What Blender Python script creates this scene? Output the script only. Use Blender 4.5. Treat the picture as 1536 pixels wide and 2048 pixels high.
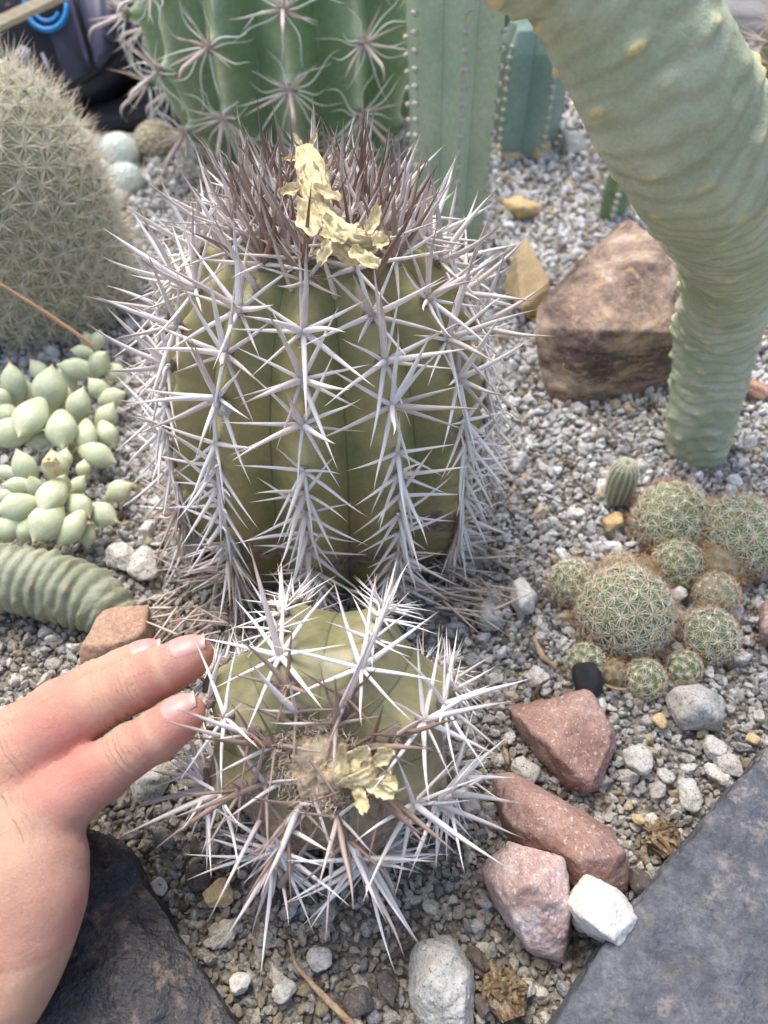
import bpy, bmesh, math, random
import numpy as np
from mathutils import Vector, Matrix, Quaternion

random.seed(7)
rng = np.random.default_rng(7)
R = math.radians
for o in list(bpy.data.objects):
    bpy.data.objects.remove(o)
scene = bpy.context.scene
col = scene.collection

# ------------------------------------------------------------------ camera
CAM_H, PITCH, FPX = 0.36, R(48.0), 1500.0
cam_d = bpy.data.cameras.new('camera')
cam = bpy.data.objects.new('camera', cam_d)
col.objects.link(cam)
cam.location = (0, 0, CAM_H)
cam.rotation_euler = (math.pi / 2 - PITCH, 0, 0)
cam_d.sensor_fit = 'VERTICAL'
cam_d.sensor_height = 36.0
cam_d.lens = 36.0 * FPX / 2048.0
cam_d.clip_start = 0.01
cam_d.clip_end = 60
cam_d.dof.use_dof = True
cam_d.dof.focus_distance = 0.325
cam_d.dof.aperture_fstop = 9.5
scene.camera = cam

# ------------------------------------------------------------------ light
world = bpy.data.worlds.new('World')
scene.world = world
world.use_nodes = True
wn = world.node_tree
for n in list(wn.nodes):
    wn.nodes.remove(n)
sky = wn.nodes.new('ShaderNodeTexSky')
sky.sky_type = 'NISHITA'
sky.sun_disc = False
SUN_EL, SUN_AZ = R(64), R(-30)          # azimuth from +Y, towards -X (light comes from behind left)
sky.sun_elevation = SUN_EL
sky.sun_rotation = SUN_AZ
sky.air_density = 1.0
sky.dust_density = 4.5
sky.ozone_density = 1.0
bg = wn.nodes.new('ShaderNodeBackground')
bg.inputs['Strength'].default_value = 0.145
wo = wn.nodes.new('ShaderNodeOutputWorld')
wn.links.new(sky.outputs[0], bg.inputs[0])
wn.links.new(bg.outputs[0], wo.inputs[0])
sun_d = bpy.data.lights.new('sun', 'SUN')
sun_d.energy = 1.4
sun_d.angle = R(30)
sun_d.color = (1.0, 0.965, 0.92)
sun = bpy.data.objects.new('sun', sun_d)
col.objects.link(sun)
sdir = Vector((math.sin(SUN_AZ) * math.cos(SUN_EL), math.cos(SUN_AZ) * math.cos(SUN_EL), math.sin(SUN_EL)))
sun.rotation_euler = sdir.to_track_quat('Z', 'Y').to_euler()
scene.view_settings.view_transform = 'Standard'
scene.view_settings.look = 'None'
scene.view_settings.exposure = 1.02
scene.view_settings.gamma = 1
scene.view_settings.use_curve_mapping = False
scene.cycles.max_bounces = 6
scene.cycles.use_denoising = True

# ------------------------------------------------------------------ measuring from the photograph
FW = np.array([0, math.cos(PITCH), -math.sin(PITCH)])
UP = np.array([0, math.sin(PITCH), math.cos(PITCH)])
RT = np.array([1.0, 0, 0])
CAM = np.array([0, 0, CAM_H])

def ray(px, py):
    return FW + RT * ((px - 768) / FPX) - UP * ((py - 1024) / FPX)

def at(px, py, z=0.0):                      # where that line of sight meets height z
    r = ray(px, py)
    return CAM + r * ((z - CAM_H) / r[2])

def dp(px, py, depth):                      # that line of sight at a depth in metres
    return CAM + ray(px, py) * depth

def depth_of(p):
    return float(np.dot(np.asarray(p) - CAM, FW))

# ------------------------------------------------------------------ noise
def _hash(ix, iy, iz, seed):
    h = (ix * 374761393 + iy * 668265263 + iz * 2147483647 + seed * 1274126177) & 0xFFFFFFFF
    h = ((h ^ (h >> 13)) * 1274126177) & 0xFFFFFFFF
    h = h ^ (h >> 16)
    return (h & 0xFFFF) / 65535.0

def vnoise(p, seed=0):
    p = np.asarray(p, dtype=np.float64)
    i = np.floor(p).astype(np.int64)
    f = p - i
    f = f * f * (3 - 2 * f)
    out = 0
    for dx in (0, 1):
        for dy in (0, 1):
            for dz in (0, 1):
                w = (f[:, 0] if dx else 1 - f[:, 0]) * (f[:, 1] if dy else 1 - f[:, 1]) * (f[:, 2] if dz else 1 - f[:, 2])
                out = out + w * _hash(i[:, 0] + dx, i[:, 1] + dy, i[:, 2] + dz, seed)
    return out * 2 - 1

def fbm(p, seed=0, octaves=4, gain=0.5):
    a, s, t = 1.0, 0, 0
    p = np.asarray(p, dtype=np.float64)
    for k in range(octaves):
        s = s + a * vnoise(p * (2.03 ** k) + 17.3 * k, seed + k)
        t += a
        a *= gain
    return s / t

def unit(v):
    v = np.asarray(v, dtype=np.float64)
    return v / (np.linalg.norm(v, axis=-1, keepdims=True) + 1e-12)

# ------------------------------------------------------------------ mesh and object helpers
def mesh_from(name, V, F, mat=None, smooth=True, attrs=None):
    """V (n,3); F: list of polygons or an array of equal polygons."""
    me = bpy.data.meshes.new(name)
    V = np.asarray(V, dtype=np.float32)
    if isinstance(F, np.ndarray):
        k = F.shape[1]
        me.vertices.add(len(V)); me.vertices.foreach_set('co', V.ravel())
        me.loops.add(F.size); me.loops.foreach_set('vertex_index', F.astype(np.int32).ravel())
        me.polygons.add(len(F))
        me.polygons.foreach_set('loop_start', np.arange(0, F.size, k, dtype=np.int32))
        me.update(calc_edges=True)
    else:
        me.from_pydata(V.tolist(), [], [list(f) for f in F])
    me.validate()
    if smooth and len(me.polygons):
        me.polygons.foreach_set('use_smooth', np.ones(len(me.polygons), dtype=bool))
    for an, av in (attrs or {}).items():
        at_ = me.attributes.new(an, 'FLOAT', 'POINT')
        at_.data.foreach_set('value', np.asarray(av, dtype=np.float32))
    if mat:
        me.materials.append(mat)
    return me

def link(name, me, parent=None, loc=None, rot=None, scale=None):
    o = bpy.data.objects.new(name, me)
    col.objects.link(o)
    if parent is not None:
        o.parent = parent
    if loc is not None:
        o.location = [float(a) for a in loc]
    if rot is not None:
        o.rotation_mode = 'QUATERNION'; o.rotation_quaternion = rot
    if scale is not None:
        o.scale = [float(a) for a in scale]
    return o

def tag(o, label=None, cat=None, group=None, kind=None):
    if label: o['label'] = label
    if cat: o['category'] = cat
    if group: o['group'] = group
    if kind: o['kind'] = kind
    return o

def thing(name, loc, label, cat, group=None):
    o = bpy.data.objects.new(name, None)
    col.objects.link(o)
    o.empty_display_size = 0.01
    o.location = [float(a) for a in loc]
    return tag(o, label, cat, group)

def grid_faces(nu, nv, closed_u=True):
    """vertices ordered v-major (v rings of nu points)."""
    u = np.arange(nu if closed_u else nu - 1)
    v = np.arange(nv - 1)
    U, W = np.meshgrid(u, v)
    a = W * nu + U
    b = W * nu + (U + 1) % nu
    return np.stack([a, b, b + nu, a + nu], -1).reshape(-1, 4)

# ------------------------------------------------------------------ materials
class NT:
    def __init__(s, name, rough=0.6, spec=0.4):
        s.m = bpy.data.materials.new(name); s.m.use_nodes = True
        s.t = s.m.node_tree; s.n = s.t.nodes
        s.b = s.n['Principled BSDF']
        s.b.inputs['Roughness'].default_value = rough
        s.b.inputs['Specular IOR Level'].default_value = spec
        s.tc = s.n.new('ShaderNodeTexCoord')
        s.co = s.tc.outputs['Object']
    def val(s, x): return x
    def link(s, a, b):
        if hasattr(a, 'is_output'): s.t.links.new(a, b)
        elif isinstance(a, (tuple, list)) and len(a) == 3: b.default_value = (*a, 1)
        else: b.default_value = a
    def noise(s, scale, detail=4, rough=0.55, co=None, dist=0.0, col=False):
        n = s.n.new('ShaderNodeTexNoise'); n.inputs['Scale'].default_value = scale
        n.inputs['Detail'].default_value = detail; n.inputs['Roughness'].default_value = rough
        n.inputs['Distortion'].default_value = dist
        s.t.links.new(co or s.co, n.inputs['Vector'])
        return n.outputs['Color' if col else 'Fac']
    def vor(s, scale, co=None, feature='F1', out='Distance', rnd=1.0):
        n = s.n.new('ShaderNodeTexVoronoi'); n.inputs['Scale'].default_value = scale; n.feature = feature
        n.inputs['Randomness'].default_value = rnd
        s.t.links.new(co or s.co, n.inputs['Vector'])
        return n.outputs[out]
    def ramp(s, fac, stops, interp='LINEAR'):
        n = s.n.new('ShaderNodeValToRGB'); cr = n.color_ramp; cr.interpolation = interp
        while len(cr.elements) < len(stops): cr.elements.new(0.5)
        for e, (p, c) in zip(cr.elements, stops):
            e.position = p; e.color = (*c, 1) if isinstance(c, tuple) else (c, c, c, 1)
        s.t.links.new(fac, n.inputs['Fac'])
        return n.outputs['Color']
    def mix(s, fac, a, b, mode='MIX'):
        n = s.n.new('ShaderNodeMix'); n.data_type = 'RGBA'; n.blend_type = mode
        s.link(fac, n.inputs[0]); s.link(a, n.inputs[6]); s.link(b, n.inputs[7])
        return n.outputs[2]
    def math(s, op, a, b=0.0, c=None):
        n = s.n.new('ShaderNodeMath'); n.operation = op
        s.link(a, n.inputs[0]); s.link(b, n.inputs[1])
        if c is not None: s.link(c, n.inputs[2])
        return n.outputs[0]
    def attr(s, name, typ='GEOMETRY', out='Fac'):
        n = s.n.new('ShaderNodeAttribute'); n.attribute_name = name; n.attribute_type = typ
        return n.outputs[out]
    def rand(s):
        return s.n.new('ShaderNodeObjectInfo').outputs['Random']
    def shifted(s, k=37.0):
        """object coordinates moved by the object's own random number"""
        r = s.math('MULTIPLY', s.rand(), k)
        c = s.n.new('ShaderNodeCombineXYZ')
        for i in range(3): s.t.links.new(r, c.inputs[i])
        a = s.n.new('ShaderNodeVectorMath'); a.operation = 'ADD'
        s.t.links.new(s.co, a.inputs[0]); s.t.links.new(c.outputs[0], a.inputs[1])
        return a.outputs[0]
    def scaled(s, sc, co=None):
        n = s.n.new('ShaderNodeMapping'); n.inputs['Scale'].default_value = sc
        s.t.links.new(co or s.co, n.inputs['Vector']); return n.outputs[0]
    def color(s, c): s.link(c, s.b.inputs['Base Color'])
    def bump(s, h, strength=0.5, dist=0.001, prev=None):
        n = s.n.new('ShaderNodeBump'); n.inputs['Strength'].default_value = strength
        n.inputs['Distance'].default_value = dist
        s.t.links.new(h, n.inputs['Height'])
        if prev is not None: s.t.links.new(prev, n.inputs['Normal'])
        s.t.links.new(n.outputs[0], s.b.inputs['Normal'])
        return n.outputs[0]

def plain(name, c, rough=0.6, spec=0.4, var=0.15, scale=60, bump=0.0):
    m = NT(name, rough, spec)
    n = m.noise(scale, 5)
    lo = tuple(x * (1 - var) for x in c); hi = tuple(min(1, x * (1 + var)) for x in c)
    m.color(m.ramp(n, [(0.3, lo), (0.7, hi)]))
    if bump: m.bump(m.noise(scale * 6, 4), bump, 0.001)
    return m.m

def spine_mat(name, base, mid, tip, alt, tip_at=0.82):
    m = NT(name, 0.55, 0.35)
    t = m.attr('t')
    c = m.ramp(t, [(0.0, base), (0.12, mid), (tip_at - 0.15, mid), (tip_at, tuple((a + b) / 2 for a, b in zip(mid, tip))), (1.0, tip)])
    r = m.math('FRACT', m.math('ADD', m.rand(), m.attr('rnd')))
    c = m.mix(m.math('MULTIPLY', m.math('POWER', r, 1.5), 0.8), c, alt)
    co = m.shifted(9.0)
    st = m.noise(1.0, 5, 0.6, m.scaled((9, 9, 2.2), co))
    c = m.mix(0.5, c, m.ramp(st, [(0.33, 0.55), (0.55, 1.0)]), 'MULTIPLY')
    m.color(c)
    m.bump(m.noise(1.0, 4, 0.6, m.scaled((14, 14, 22), co)), 0.3, 0.0002)
    return m.m

M = {}
M['spine_white'] = spine_mat('pale_spine', (0.50, 0.44, 0.40), (0.86, 0.83, 0.82), (0.50, 0.36, 0.22), (0.80, 0.71, 0.62), 0.93)
M['spine_lilac'] = spine_mat('grey_spine', (0.42, 0.36, 0.32), (0.72, 0.66, 0.64), (0.26, 0.17, 0.12), (0.55, 0.46, 0.40), 0.78)
M['spine_brown'] = spine_mat('brown_spine', (0.17, 0.095, 0.06), (0.25, 0.155, 0.115), (0.11, 0.07, 0.055), (0.45, 0.36, 0.31), 0.7)
M['spine_old'] = spine_mat('old_spine', (0.40, 0.32, 0.26), (0.68, 0.57, 0.48), (0.36, 0.20, 0.10), (0.42, 0.31, 0.23), 0.85)
M['spine_pink'] = spine_mat('pinkish_spine', (0.55, 0.50, 0.45), (0.62, 0.46, 0.40), (0.45, 0.24, 0.17), (0.72, 0.66, 0.62), 0.8)

def hair_mat(name, c1, c2, tip, trans=0.0):
    m = NT(name, 0.6, 0.25)
    c = m.mix(m.attr('rnd'), c1, c2)
    c = m.mix(m.ramp(m.attr('t'), [(0.45, 0.0), (1.0, 1.0)]), c, tip)
    m.color(c)
    return m.m

M['bristle_straw'] = hair_mat('straw_bristle', (0.88, 0.83, 0.70), (0.78, 0.71, 0.54), (0.70, 0.52, 0.32))
M['bristle_white'] = hair_mat('white_bristle', (0.88, 0.86, 0.76), (0.82, 0.78, 0.62), (0.80, 0.72, 0.54))
M['bristle_orange'] = hair_mat('amber_bristle', (0.72, 0.48, 0.20), (0.55, 0.34, 0.15), (0.30, 0.14, 0.07))
M['bristle_curly'] = hair_mat('curly_white_bristle', (0.88, 0.90, 0.86), (0.80, 0.82, 0.76), (0.75, 0.74, 0.70))
M['bristle_red'] = hair_mat('red_tan_bristle', (0.62, 0.45, 0.30), (0.40, 0.18, 0.12), (0.34, 0.14, 0.10))
M['wool'] = hair_mat('areole_wool', (0.72, 0.62, 0.48), (0.60, 0.48, 0.34), (0.76, 0.67, 0.53))

def felt_mat():
    m = NT('woolly_felt', 0.95, 0.05)
    m.color(m.ramp(m.noise(260, 6, 0.7), [(0.3, (0.40, 0.28, 0.17)), (0.5, (0.66, 0.52, 0.36)), (0.7, (0.80, 0.70, 0.54))]))
    m.bump(m.noise(1100, 5, 0.7), 1.0, 0.0008)
    return m.m
M['felt'] = felt_mat()

def cork_mat():
    m = NT('areole_cork', 0.9, 0.1)
    m.color(m.ramp(m.noise(700, 4), [(0.3, (0.20, 0.16, 0.13)), (0.7, (0.46, 0.41, 0.36))]))
    m.bump(m.noise(1500, 3), 0.8, 0.0006)
    return m.m
M['cork'] = cork_mat()

def cactus_skin(name, green, olive, yellow, crest_pow=2.5, scar=True, groove=(0.05, 0.06, 0.035), scar_z=(0.030, 0.05)):
    """'crest' is 1 on a rib's crest and 0 in the groove."""
    m = NT(name, 0.42, 0.45)
    cr = m.attr('crest')
    big = m.noise(16, 3, 0.5)
    c = m.mix(m.ramp(big, [(0.36, 0.0), (0.62, 1.0)]), green, olive)
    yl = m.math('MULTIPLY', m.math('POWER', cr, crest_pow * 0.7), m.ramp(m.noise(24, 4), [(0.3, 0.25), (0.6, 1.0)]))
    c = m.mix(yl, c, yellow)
    fine = m.noise(260, 5, 0.6)
    c = m.mix(0.35, c, m.ramp(fine, [(0.3, 0.55), (0.7, 1.25)]), 'MULTIPLY')
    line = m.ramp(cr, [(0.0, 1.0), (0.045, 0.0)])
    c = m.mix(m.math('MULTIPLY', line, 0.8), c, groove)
    h = fine
    if scar:
        sep = m.n.new('ShaderNodeSeparateXYZ'); m.t.links.new(m.co, sep.inputs[0])
        z = sep.outputs[2]
        wob = m.noise(38, 5, 0.6)
        zz = m.math('ADD', z, m.math('MULTIPLY', m.math('SUBTRACT', wob, 0.5), 0.055))
        d = m.math('ABSOLUTE', m.math('SUBTRACT', zz, (scar_z[0] + scar_z[1]) / 2))
        band = m.ramp(m.math('DIVIDE', d, 0.02), [(0.22, 1.0), (0.36, 0.0)])
        patch = m.ramp(m.noise(20, 2), [(0.40, 0.0), (0.47, 1.0)])
        s = m.math('MULTIPLY', band, patch)
        low = m.ramp(m.math('ADD', z, m.math('MULTIPLY', wob, 0.02)), [(0.012, 1.0), (0.028, 0.0)])
        s = m.math('MAXIMUM', s, low)
        sp = m.ramp(m.noise(55, 6, 0.7), [(0.64, 0.0), (0.68, 1.0)])
        s = m.math('MAXIMUM', s, m.math('MULTIPLY', sp, 0.8))
        sc = m.ramp(m.noise(240, 6, 0.7), [(0.3, (0.12, 0.08, 0.055)), (0.55, (0.33, 0.25, 0.19)), (0.75, (0.50, 0.42, 0.34))])
        c = m.mix(s, c, sc)
        m.t.links.new(m.math('ADD', 0.42, m.math('MULTIPLY', s, 0.45)), m.b.inputs['Roughness'])
        h = m.math('ADD', m.math('MULTIPLY', fine, 0.3), m.math('MULTIPLY', s, m.noise(420, 4)))
    dust = m.ramp(m.vor(900), [(0.10, 1.0), (0.16, 0.0)])
    c = m.mix(m.math('MULTIPLY', dust, 0.35), c, (0.5, 0.5, 0.38))
    m.color(c)
    m.bump(h, 0.35, 0.001)
    m.b.inputs['Subsurface Weight'].default_value = 0.08
    m.b.inputs['Subsurface Radius'].default_value = (0.004, 0.004, 0.001)
    m.b.inputs['Subsurface Scale'].default_value = 0.6
    return m.m

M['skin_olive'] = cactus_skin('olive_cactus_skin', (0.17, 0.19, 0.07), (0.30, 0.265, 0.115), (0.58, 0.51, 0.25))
M['skin_pup'] = cactus_skin('pale_olive_cactus_skin', (0.16, 0.165, 0.075), (0.24, 0.22, 0.115), (0.36, 0.32, 0.18), 3.0, True, (0.05, 0.06, 0.03), (-0.06, -0.055))
M['skin_fero'] = cactus_skin('deep_green_cactus_skin', (0.16, 0.265, 0.125), (0.22, 0.32, 0.17), (0.64, 0.70, 0.45), 9.0, False, (0.03, 0.09, 0.04))
M['skin_column'] = cactus_skin('blue_green_cactus_skin', (0.38, 0.48, 0.33), (0.48, 0.57, 0.41), (0.42, 0.52, 0.32), 6.0, False, (0.10, 0.2, 0.15))
M['skin_blue'] = cactus_skin('bluish_cactus_skin', (0.20, 0.31, 0.26), (0.27, 0.38, 0.32), (0.28, 0.38, 0.28), 6.0, False, (0.07, 0.15, 0.12))

def globe_skin(name, c1, c2):
    m = NT(name, 0.6, 0.3)
    m.color(m.ramp(m.noise(120, 4), [(0.3, c1), (0.7, c2)]))
    m.bump(m.noise(500, 3), 0.3, 0.0006)
    return m.m
M['skin_globe'] = globe_skin('small_globe_skin', (0.13, 0.165, 0.07), (0.22, 0.26, 0.12))
M['skin_dull'] = globe_skin('dull_globe_skin', (0.24, 0.24, 0.14), (0.34, 0.32, 0.20))
M['skin_mint'] = globe_skin('mint_globe_skin', (0.62, 0.72, 0.66), (0.74, 0.82, 0.77))

def rock_mat(name, cols, scale=45, speck=None, speck_amt=0.5, bump=0.8, veins=None, rough=0.85, detail_scale=400, stretch=None):
    m = NT(name, rough, 0.25)
    co = m.shifted(3.0)
    cs = m.scaled(stretch, co) if stretch else co
    n = m.noise(scale, 8, 0.62, cs, 0.6)
    k = len(cols)
    c = m.ramp(n, [(0.28 + 0.44 * i / (k - 1), cc) for i, cc in enumerate(cols)])
    f = m.noise(detail_scale, 6, 0.7, co)
    c = m.mix(0.6, c, m.ramp(f, [(0.3, 0.55), (0.7, 1.25)]), 'MULTIPLY')
    gr = m.ramp(m.noise(detail_scale * 2.6, 3, 0.6, co), [(0.36, 0.45), (0.46, 1.0)])
    c = m.mix(0.6, c, gr, 'MULTIPLY')
    if speck:
        v = m.ramp(m.noise(detail_scale * 1.3, 3, 0.5, co), [(0.60, 0.0), (0.66, 1.0)])
        c = m.mix(m.math('MULTIPLY', v, speck_amt), c, speck)
    if veins:
        v = m.ramp(m.noise(scale * 2.2, 7, 0.65, cs, 1.5), [(0.56, 0.0), (0.64, 1.0)])
        c = m.mix(m.math('MULTIPLY', v, 0.75), c, veins)
    m.color(c)
    h = m.math('ADD', m.math('MULTIPLY', f, 0.5), m.noise(scale * 3, 6, 0.6, cs))
    m.bump(h, bump, 0.0009)
    return m.m

M['rock_brown'] = rock_mat('rust_brown_stone', [(0.06, 0.045, 0.042), (0.17, 0.12, 0.105), (0.40, 0.29, 0.21), (0.68, 0.58, 0.46)], 24, (0.5, 0.42, 0.3), 0.25, 0.9, (0.44, 0.32, 0.15), stretch=(1, 1, 2.8), detail_scale=260)
M['rock_yellow'] = rock_mat('ochre_stone', [(0.42, 0.27, 0.12), (0.62, 0.47, 0.25), (0.70, 0.56, 0.33)], 22, (0.3, 0.2, 0.12), 0.3, 0.5)
M['rock_red'] = rock_mat('red_lava_stone', [(0.25, 0.14, 0.11), (0.38, 0.235, 0.19), (0.53, 0.39, 0.33)], 34, (0.60, 0.52, 0.46), 0.55, 0.9)
M['rock_redtan'] = rock_mat('red_tan_stone', [(0.30, 0.16, 0.11), (0.44, 0.28, 0.19), (0.52, 0.38, 0.28)], 30, (0.60, 0.50, 0.42), 0.3, 0.7)
M['rock_pink'] = rock_mat('pink_stone', [(0.38, 0.23, 0.19), (0.50, 0.35, 0.31), (0.70, 0.61, 0.57)], 30, (0.78, 0.72, 0.68), 0.6, 0.9)
M['rock_white'] = rock_mat('white_stone', [(0.66, 0.60, 0.50), (0.76, 0.72, 0.65), (0.80, 0.77, 0.72)], 40, (0.35, 0.30, 0.22), 0.3, 0.8)
M['rock_granite'] = rock_mat('speckled_granite', [(0.40, 0.38, 0.32), (0.56, 0.54, 0.49), (0.68, 0.66, 0.61)], 60, (0.10, 0.10, 0.09), 0.75, 1.0, detail_scale=520)
M['rock_dark'] = rock_mat('dark_basalt', [(0.05, 0.045, 0.04), (0.12, 0.10, 0.09), (0.20, 0.17, 0.15)], 60, (0.3, 0.27, 0.24), 0.3, 0.8)

def slate_mat(name, base, mid, light, tan, tan_lo, gloss):
    m = NT(name, gloss, 0.5)
    n = m.noise(75, 10, 0.78, None, 0.1)
    c = m.ramp(n, [(0.32, base), (0.5, mid), (0.68, light)])
    c = m.mix(0.5, c, m.ramp(m.noise(520, 5, 0.7), [(0.3, 0.5), (0.7, 1.35)]), 'MULTIPLY')
    v = m.math('MULTIPLY', m.ramp(m.noise(110, 9, 0.76, None, 0.1), [(tan_lo, 0.0), (tan_lo + 0.10, 1.0)]), m.ramp(m.noise(17, 3), [(0.40, 0.15), (0.60, 1.0)]))
    c = m.mix(m.math('MULTIPLY', v, 0.75), c, tan)
    g = m.ramp(m.noise(1400, 4, 0.75), [(0.60, 0.0), (0.70, 1.0)])
    c = m.mix(m.math('MULTIPLY', g, 0.35), c, tan)
    m.color(c)
    m.t.links.new(m.math('ADD', gloss, m.math('MULTIPLY', v, 0.35)), m.b.inputs['Roughness'])
    m.bump(m.math('ADD', m.noise(70, 9, 0.65), m.math('MULTIPLY', m.noise(420, 4), 0.6)), 1.0, 0.0024)
    return m.m
M['slate_blue'] = slate_mat('blue_grey_slate', (0.040, 0.045, 0.058), (0.085, 0.092, 0.11), (0.17, 0.175, 0.19), (0.36, 0.31, 0.27), 0.52, 0.7)
M['slate_black'] = slate_mat('black_slate', (0.012, 0.013, 0.017), (0.03, 0.03, 0.035), (0.065, 0.06, 0.065), (0.26, 0.20, 0.15), 0.52, 0.36)

def pumice_mat():
    m = NT('pumice_gravel', 0.9, 0.2)
    co = m.shifted(50.0)
    base = m.attr('tint', 'INSTANCER', 'Color')
    f = m.noise(2.2, 6, 0.7, co)
    c = m.mix(0.75, base, m.ramp(f, [(0.30, 0.55), (0.55, 1.15)]), 'MULTIPLY')
    pit = m.ramp(m.noise(6.5, 4, 0.65, co), [(0.36, 1.0), (0.45, 0.0)])
    c = m.mix(m.math('MULTIPLY', pit, 0.75), c, (0.09, 0.085, 0.075))
    st = m.ramp(m.noise(0.9, 3, 0.5, co), [(0.55, 0.0), (0.68, 1.0)])
    c = m.mix(m.math('MULTIPLY', st, 0.45), c, (0.50, 0.41, 0.26))
    m.color(c)
    m.bump(m.math('ADD', f, m.noise(9.0, 3, 0.6, co)), 1.0, 0.0009)
    return m.m
M['pumice'] = pumice_mat()

def soil_mat():
    m = NT('dark_gritty_soil', 0.95, 0.15)
    n = m.noise(300, 7, 0.7)
    m.color(m.ramp(n, [(0.3, (0.12, 0.10, 0.08)), (0.5, (0.32, 0.29, 0.24)), (0.68, (0.50, 0.47, 0.42))]))
    m.bump(n, 1.0, 0.004)
    return m.m
M['soil'] = soil_mat()

def stem_mat(name, c1, c2, scarc, yellow):
    m = NT(name, 0.6, 0.35)
    n = m.noise(34, 6, 0.6)
    c = m.ramp(n, [(0.32, c1), (0.68, c2)])
    c = m.mix(m.ramp(m.noise(13, 3), [(0.45, 0.0), (0.7, 0.5)]), c, (0.34, 0.40, 0.22))
    ring = m.attr('ring')
    c = m.mix(m.math('MULTIPLY', m.ramp(ring, [(0.0, 1.0), (0.5, 0.0)]), 0.45), c, (0.30, 0.29, 0.19))
    sc = m.math('MULTIPLY', m.ramp(m.attr('scar'), [(0.22, 0.0), (0.5, 1.0)]), m.ramp(m.noise(160, 3), [(0.38, 0.5), (0.6, 1.0)]))
    c = m.mix(sc, c, m.mix(m.noise(60, 2), scarc, yellow))
    c = m.mix(0.3, c, m.ramp(m.noise(700, 4, 0.7), [(0.3, 0.6), (0.7, 1.3)]), 'MULTIPLY')
    m.color(c)
    m.bump(m.math('ADD', m.noise(240, 6, 0.65), m.noise(1200, 3)), 0.45, 0.0012)
    return m.m
M['stem_dark'] = stem_mat('dull_ringed_stem', (0.20, 0.235, 0.155), (0.36, 0.39, 0.28), (0.26, 0.17, 0.12), (0.42, 0.36, 0.20))
M['stem'] = stem_mat('grey_green_stem', (0.34, 0.39, 0.25), (0.55, 0.58, 0.43), (0.62, 0.44, 0.30), (0.66, 0.60, 0.20))

def leaf_mat():
    m = NT('fleshy_leaf', 0.45, 0.4)
    n = m.noise(40, 4, 0.6, m.shifted(5))
    c = m.ramp(n, [(0.3, (0.42, 0.48, 0.28)), (0.7, (0.60, 0.62, 0.41))])
    c = m.mix(m.ramp(m.attr('t'), [(0.0, 0.5), (0.35, 0.0), (0.86, 0.0), (1.0, 0.7)]), c, (0.62, 0.58, 0.30))
    c = m.mix(m.ramp(m.attr('t'), [(0.965, 0.0), (1.0, 1.0)]), c, (0.58, 0.34, 0.22))
    m.color(c)
    bl = m.ramp(m.noise(5.0, 6, 0.7, m.shifted(11)), [(0.45, 0.0), (0.62, 1.0)])
    c = m.mix(m.math('MULTIPLY', bl, 0.4), c, (0.70, 0.74, 0.62))
    mk = m.ramp(m.noise(14.0, 4, 0.7, m.shifted(23)), [(0.66, 0.0), (0.70, 1.0)])
    c = m.mix(m.math('MULTIPLY', mk, 0.5), c, (0.42, 0.34, 0.20))
    m.color(c)
    m.bump(m.noise(30, 5), 0.2, 0.0004)
    m.b.inputs['Subsurface Weight'].default_value = 0.15
    m.b.inputs['Subsurface Radius'].default_value = (0.005, 0.006, 0.002)
    m.b.inputs['Subsurface Scale'].default_value = 1.0
    return m.m
M['leaf'] = leaf_mat()

def papery():
    m = NT('papery_dry_petal', 0.75, 0.25)
    n = m.noise(260, 6, 0.65)
    c = m.ramp(n, [(0.28, (0.36, 0.25, 0.12)), (0.45, (0.66, 0.54, 0.30)), (0.7, (0.80, 0.72, 0.47))])
    m.color(c)
    m.bump(m.noise(600, 5), 0.6, 0.0005)
    m.b.inputs['Subsurface Weight'].default_value = 0.1
    m.b.inputs['Subsurface Scale'].default_value = 0.003
    return m.m
M['papery'] = papery()
M['withered'] = rock_mat('withered_flower', [(0.10, 0.065, 0.035), (0.26, 0.18, 0.10), (0.52, 0.44, 0.30)], 220, None, 0, 0.9)
M['twig'] = rock_mat('dry_twig', [(0.22, 0.14, 0.08), (0.42, 0.30, 0.18), (0.52, 0.40, 0.26)], 220, None, 0, 0.7)
M['dark_twig'] = rock_mat('dark_dry_twig', [(0.04, 0.035, 0.03), (0.10, 0.08, 0.07), (0.15, 0.12, 0.1)], 220, None, 0, 0.7)
M['black_husk'] = plain('black_husk', (0.012, 0.014, 0.018), 0.38, 0.5, 0.3, 900, 0.6)
M['navy'] = plain('navy_plastic', (0.055, 0.055, 0.095), 0.55, 0.4, 0.1, 30)
M['navy_dark'] = plain('dark_navy_plastic', (0.018, 0.018, 0.03), 0.5, 0.4, 0.1, 30)
M['blue_ring'] = plain('bright_blue_plastic', (0.02, 0.24, 0.58), 0.45, 0.4, 0.05, 30)
M['print'] = plain('pale_printed_marks', (0.42, 0.42, 0.50), 0.7, 0.2, 0.05, 30)
M['matt_black'] = plain('matt_black', (0.016, 0.017, 0.026), 0.6, 0.35, 0.2, 40)
M['plank'] = rock_mat('pale_plank_wood', [(0.42, 0.34, 0.22), (0.55, 0.47, 0.33), (0.62, 0.54, 0.40)], 30, None, 0, 0.3, stretch=(1, 12, 12))
M['foliage'] = plain('dull_green_leaf', (0.16, 0.20, 0.09), 0.5, 0.3, 0.3, 60)
M['concrete'] = rock_mat('grey_concrete', [(0.24, 0.23, 0.22), (0.32, 0.31, 0.30), (0.38, 0.36, 0.34)], 20, (0.5, 0.5, 0.48), 0.3, 0.5)

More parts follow.
